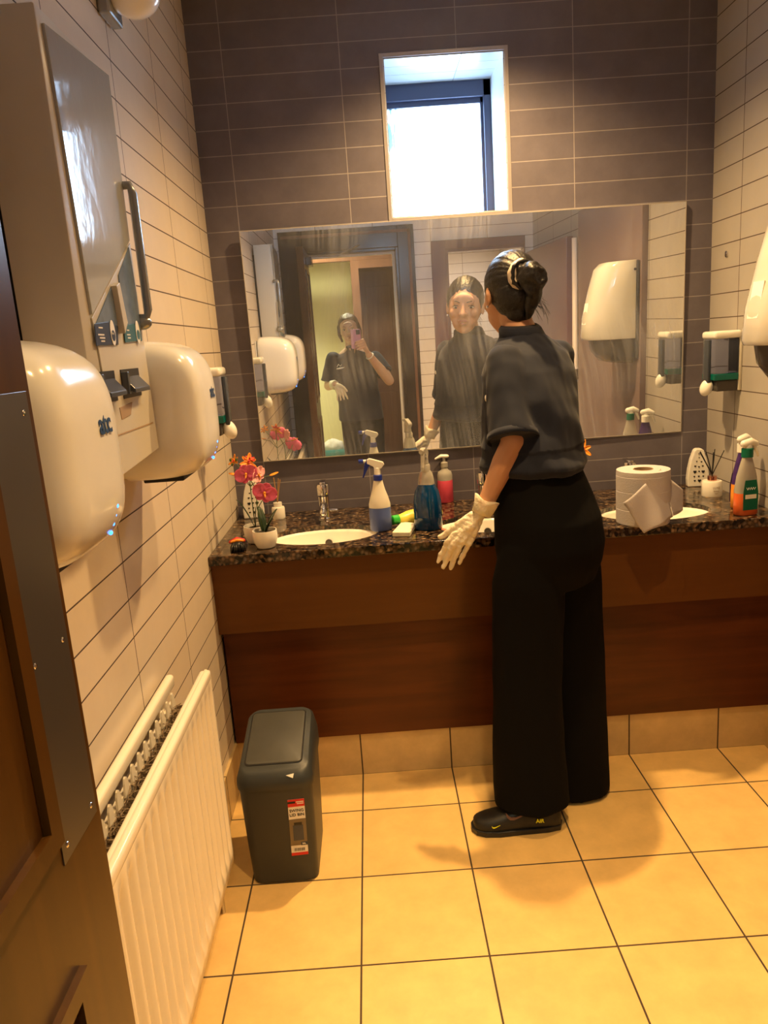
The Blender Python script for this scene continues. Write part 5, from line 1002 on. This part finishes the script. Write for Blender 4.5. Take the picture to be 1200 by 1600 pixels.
# shoes
def shoe(parent, c, yaw, detail=False):
    """toe along local +y"""
    T = Matrix.Translation(c) @ Matrix.Rotation(yaw, 4, 'Z'); b = MB(); rs = []
    for y, w, h, z0 in ((-0.132, 0.022, 0.05, 0.012), (-0.125, 0.032, 0.072, 0.004), (-0.09, 0.038, 0.083, 0.0), (-0.03, 0.038, 0.085, 0.0), (0.02, 0.042, 0.075, 0.0), (0.07, 0.047, 0.060, 0.0), (0.105, 0.044, 0.052, 0.0), (0.128, 0.034, 0.044, 0.002), (0.140, 0.018, 0.034, 0.006)):
        r = []
        for k in range(20):
            a = 2 * PI * k / 20; ca, sa = math.cos(a), math.sin(a); r.append(T @ Vector((w * (abs(ca) ** .7) * (1 if ca > 0 else -1) * (1 if sa < 0.2 else .9), y, z0 + h * 0.5 + h * .5 * (abs(sa) ** .75) * (1 if sa > 0 else -1))))
        rs.append(r)
    b.rings(rs); s = b.build('shoe', 'shoe', parent, True, smooth=True, sub=1)
    b = MB(); b.rings([[T @ Vector((p[0], p[1], z)) for p in outl] for z, outl in ((0.0, [(w * k * .97, y) for w, y, k in SOLE]), (0.019, [(w * k * 1.02, y) for w, y, k in SOLE]))]); b.build('sole', 'black_plastic', s, False, bevel=.003)
    if detail:
        def sw(cx, cz, s_, m, lab, off):
            pts = [(-1.0, 0.42), (-0.93, 0.05), (-0.70, -0.20), (-0.40, -0.22), (0.0, -0.05), (1.0, 0.50), (0.1, 0.14), (-0.30, 0.02), (-0.62, 0.02), (-0.78, 0.14)]
            b = MB(); b.prism([T @ Vector((off, cx - u * s_, cz + v * s_)) for u, v in pts], T.to_3x3() @ Vector((-0.002, 0, 0))); o = b.build('logo_tick', m, s, False); o['label'] = lab
        sw(0.000, 0.062, 0.042, 'shoe_grey', 'large dark grey tick mark', -0.0385); sw(0.074, 0.038, 0.013, 'lemon', 'small lime yellow tick mark', -0.0490)
        T2 = T @ frame((-0.0405, -0.062, 0.046), (0, -1, 0), (0, 0, 1)); text('logo_word', 'AIR', 0.018, T2, 'lemon', s, 0.0012, bold=.0004, world=False, xs=.9)
SOLE = [(0.038, -0.09, 1), (0.044, 0.0, 1), (0.050, 0.06, 1), (0.047, 0.105, 1), (0.034, 0.132, 1), (0.012, 0.146, 1), (-0.012, 0.146, 1), (-0.034, 0.132, 1), (-0.047, 0.105, 1), (-0.050, 0.06, 1), (-0.044, 0.0, 1), (-0.038, -0.09, 1), (-0.028, -0.128, 1), (0.0, -0.138, 1), (0.028, -0.128, 1)]
shoe(pr, (0.932, -0.915, 0.0), math.radians(88), True); shoe(pr, (1.150, -0.682, 0.0), math.radians(4))
# gloves
def glove(parent, W_, E_, kn, tp, th, bend, name='glove', cuffdir=None, k=0.97):
    b = MB(); hand_parts(b, W_, kn, tp, th, k, bend); d_ = (Vector(E_) - Vector(W_)).normalized()
    b.tube([Vector(W_) - d_ * .01, Vector(W_) + d_ * .012, Vector(W_) + d_ * .030], [0.027, 0.029, 0.031], 20)
    me = blob(b, 0.0027, 2)
    nm = [v.normal.copy() for v in me.vertices]
    for v, n in zip(me.vertices, nm):
        q = v.co; v.co += n * (0.0022 * noise.noise(q * 70) + 0.0016 * noise.noise(Vector((q.x * 40 + q.z * 90, q.y * 40, q.z * 60))))
    g = link(name, me, 'glove', parent, True, True)
    b = MB(); rs = []; n = 28; u = d_.orthogonal().normalized(); w = d_.cross(u)
    for t_, r_ in ((-0.012, 0.028), (0.006, 0.031), (0.022, 0.034), (0.036, 0.038)):
        rs.append([Vector(W_) + d_ * (t_ + 0.004 * math.sin(3 * 2 * PI * k_ / n) * (t_ > 0)) + (u * math.cos(2 * PI * k_ / n) + w * math.sin(2 * PI * k_ / n)) * (r_ + 0.0022 * math.sin(5 * 2 * PI * k_ / n + t_ * 90)) for k_ in range(n)])
    b.rings(rs, cap=False); b.build('cuff', 'glove', g, False, smooth=True, solid=.0012)
glove(pr, lw, le, kn, tp, th, Vector((0, .006, 0))); glove(pr, rw, re, rkn, rtp, rth, Vector((0, 0, .005)))

# ---- the photographer, seen in the mirror, standing in the doorway
ph = thing('person', (0.55, -3.35, 0), 'person in black polo holding up a phone in the doorway, seen in the mirror', 'person')
hc2 = Vector((0.497, -3.28, 1.535)); HR2 = rot_to(math.radians(4), math.radians(-4), math.radians(-6)); HS2 = 1.02
ls2, rs2 = Vector((0.355, -3.33, 1.315)), Vector((0.690, -3.33, 1.300))
le2, lw2 = Vector((0.295, -3.30, 1.095)), Vector((0.352, -3.16, 1.115))
re2, rw2 = Vector((0.790, -3.22, 1.110)), Vector((0.635, -3.075, 1.335))
b = MB(); head_parts(b, hc2, HR2, HS2)
b.rings([xring(c, 0, a, d, 24, 2.0) for c, a, d in (((0.500, -3.30, 1.50), .050, .052), ((0.508, -3.315, 1.43), .050, .050), ((0.515, -3.325, 1.39), .062, .056), ((0.52, -3.33, 1.35), .12, .075), ((0.525, -3.335, 1.28), .155, .095), ((0.53, -3.335, 1.15), .145, .10), ((0.54, -3.34, 1.0), .14, .10), ((0.55, -3.35, 0.88), .165, .115), ((0.55, -3.35, 0.78), .16, .11))])
b.capsule([ls2, ls2.lerp(le2, .5), le2], [0.045, 0.042, 0.037]); b.capsule([le2, le2.lerp(lw2, .4), lw2], [0.037, 0.036, 0.024])
b.capsule([rs2, rs2.lerp(re2, .5), re2], [0.047, 0.046, 0.040]); b.capsule([re2, re2.lerp(rw2, .4), rw2], [0.040, 0.040, 0.026])
k2 = [lw2 + Vector((0.066 - 0.017 * i, 0.022, -0.050 - 0.006 * i)) for i in range(4)]; t2 = [p + Vector((0.026 - .010 * i, 0.004, -0.066 + .003 * i)) for i, p in enumerate(k2)]
h2 = [lw2 + Vector((0.040, 0.022, -0.010)), lw2 + Vector((0.072, 0.030, -0.030)), lw2 + Vector((0.090, 0.034, -0.055))]
# right hand wraps the phone: fingers in front (mirror side), thumb behind
PHX0, PHX1, PHZ0, PHZ1 = 0.507, 0.583, 1.386, 1.533
k3 = [Vector((0.600, -3.018, 1.452 - 0.020 * i)) for i in range(4)]; t3 = [Vector((0.533 + 0.006 * abs(i - 1), -3.0005, 1.436 - 0.019 * i)) for i in range(4)]
h3 = [Vector((0.598, -3.055, 1.40)), Vector((0.585, -3.050, 1.435)), Vector((0.572, -3.045, 1.455))]
hand_parts(b, rw2, k3, t3, h3, 0.9, Vector((0.004, 0.004, 0))); hand_parts(b, lw2, k2, t2, h2, 0.68, Vector((0.0, .006, 0)))
for x in (0.47, 0.64):
    b.capsule([(x, -3.35, .85), (x, -3.34, .66), (x, -3.33, .48)], [0.085, 0.075, 0.056]); b.capsule([(x, -3.33, .48), (x, -3.35, .34), (x, -3.36, .09)], [0.055, 0.052, 0.034]); b.capsule([(x, -3.36, .06), (x, -3.26, .04)], [.034, .028])
link('body', blob(b, 0.0045, 3), 'skin_fair', ph, True, True); face_bits(ph, hc2, HR2, HS2, 'lip', 'hair_brown')
b = MB(); 
def H2(c): return hc2 + HR2 @ (Vector(c) * HS2)
b.ell(H2((0, -0.018, 0.030)), Vector((0.083, 0.096, 0.092)) * HS2, HR2, 28, 18); b.ell(H2((0, -0.05, -0.02)), Vector((0.075, 0.065, 0.075)) * HS2, HR2)
for sx in (-1, 1): b.capsule([H2((sx * 0.078, 0.0, 0.03)), H2((sx * 0.084, -0.005, -0.03)), H2((sx * 0.074, -0.02, -0.085))], [0.013, 0.014, 0.010], 10)
hme = blob(b, 0.005, 2); inv = HR2.inverted()
for v in hme.vertices:
    q = inv @ (v.co - hc2) / HS2; lim = 0.03 + 0.75 * (q.z - 0.04) if q.z > 0.04 else 0.03
    if q.y > lim: q.y = lim - (q.y - lim) * .3; q.x *= .95; v.co = hc2 + HR2 @ (q * HS2)
cloth_noise(hme, .003, 50, 2, (1, 1, .2)); link('hair', hme, 'hair_brown', ph, True, True)
torso2 = [((0.545, -3.34, 0.80), 0, .190, .135, 2.3), ((0.54, -3.34, 0.95), 0, .175, .125, 2.3), ((0.532, -3.338, 1.10), 0, .168, .120, 2.3), ((0.525, -3.336, 1.22), 0, .172, .118, 2.4), ((0.522, -3.333, 1.30), 0, .165, .100, 2.3), ((0.52, -3.33, 1.345), 0, .115, .080, 2.2), ((0.515, -3.325, 1.38), 0, .064, .062, 2.0), ((0.511, -3.32, 1.405), 0, .058, .058, 2.0)]
sme = shirt(ph, torso2, ls2, le2, rs2, re2, 0, (0.86, 0.62))
cloth_noise(sme, 0.008, 11, 4); s_ = link('polo_shirt', sme, 'shirt', ph, True, True)
b = MB(); b.ell((0.405, -3.222, 1.235), (0.034, 0.004, 0.006), Matrix.Rotation(math.radians(-8), 3, 'Y')); b.capsule([(0.380, -3.222, 1.248), (0.392, -3.222, 1.268), (0.405, -3.220, 1.25), (0.415, -3.220, 1.262)], [.0025] * 4, 6); o = b.build('chest_logo', 'paper_white', s_, False, smooth=True)
b = MB(); b.prism([(0.485, -3.262, 1.385), (0.545, -3.262, 1.385), (0.515, -3.235, 1.315)], (0, -.01, 0)); b.build('neck_opening', 'skin_fair', s_, False)
b = MB(); b.rings([xring(c, 0, a, d, 28, 2.2) for c, a, d in (((0.545, -3.34, 0.92), .160, .115), ((0.55, -3.345, 0.82), .175, .128), ((0.55, -3.35, 0.72), .165, .12))])
for x in (0.468, 0.637): b.rings([xring((x, y, z), 0, a, a * .95, 24, 2.1) for y, z, a in ((-3.35, 0.80, .095), (-3.34, 0.6, .088), (-3.34, 0.4, .076), (-3.355, 0.2, .070), (-3.355, 0.06, .070))])
link('trousers', blob(b, 0.007, 4), 'trouser', ph, True, True)
for x in (0.468, 0.637): shoe(ph, (x, -3.30, 0), 0)
glove(ph, lw2, le2, k2, t2, h2, Vector((0, .006, 0)))
b = MB(); b.torus(rw2 + (re2 - rw2).normalized() * 0.02, 0.030, 0.0045, T=frame((0, 0, 0), (re2 - rw2).orthogonal(), (re2 - rw2).cross((re2 - rw2).orthogonal()))); b.build('bracelet', 'paper_white', ph, True, smooth=True)
t = thing('smartphone', (0.545, -3.012, 1.386), 'smartphone in a pink case held up in the doorway, seen in the mirror', 'phone')
b = MB(); b.rings([[Vector((p.x, -3.0195 + dy, p.y)) for p in [Vector((q.x, q.y, 0)) for q in rrect(0.545, 1.4595, 0.038 - e_, 0.0735 - e_, 0.010, 0)]] for dy, e_ in ((-0.0045, .001), (-0.003, 0), (0.003, 0), (0.0045, .001))]); b.build('case', 'pink_case', t, True, smooth=40)
b = MB(); b.box(0.5105, -3.0252, 1.392, 0.5795, -3.0243, 1.527); b.build('screen', 'black_ink', t, True)
b = MB(); b.box(0.549, -3.0150, 1.492, 0.579, -3.0125, 1.528, bev=.002)
cb = b.build('camera_bump', 'black_plastic', t, True)
for cx_, cz_ in ((0.557, 1.518), (0.571, 1.502)):
    b = MB(); b.lathe([(0.0055, 0), (0.0055, 0.0015), (0.004, 0.0018)], n=18, T=Matrix.Translation((cx_, -3.0125, cz_)) @ Matrix.Rotation(-PI / 2, 4, 'X')); b.build('lens', 'dark_metal', cb, False)
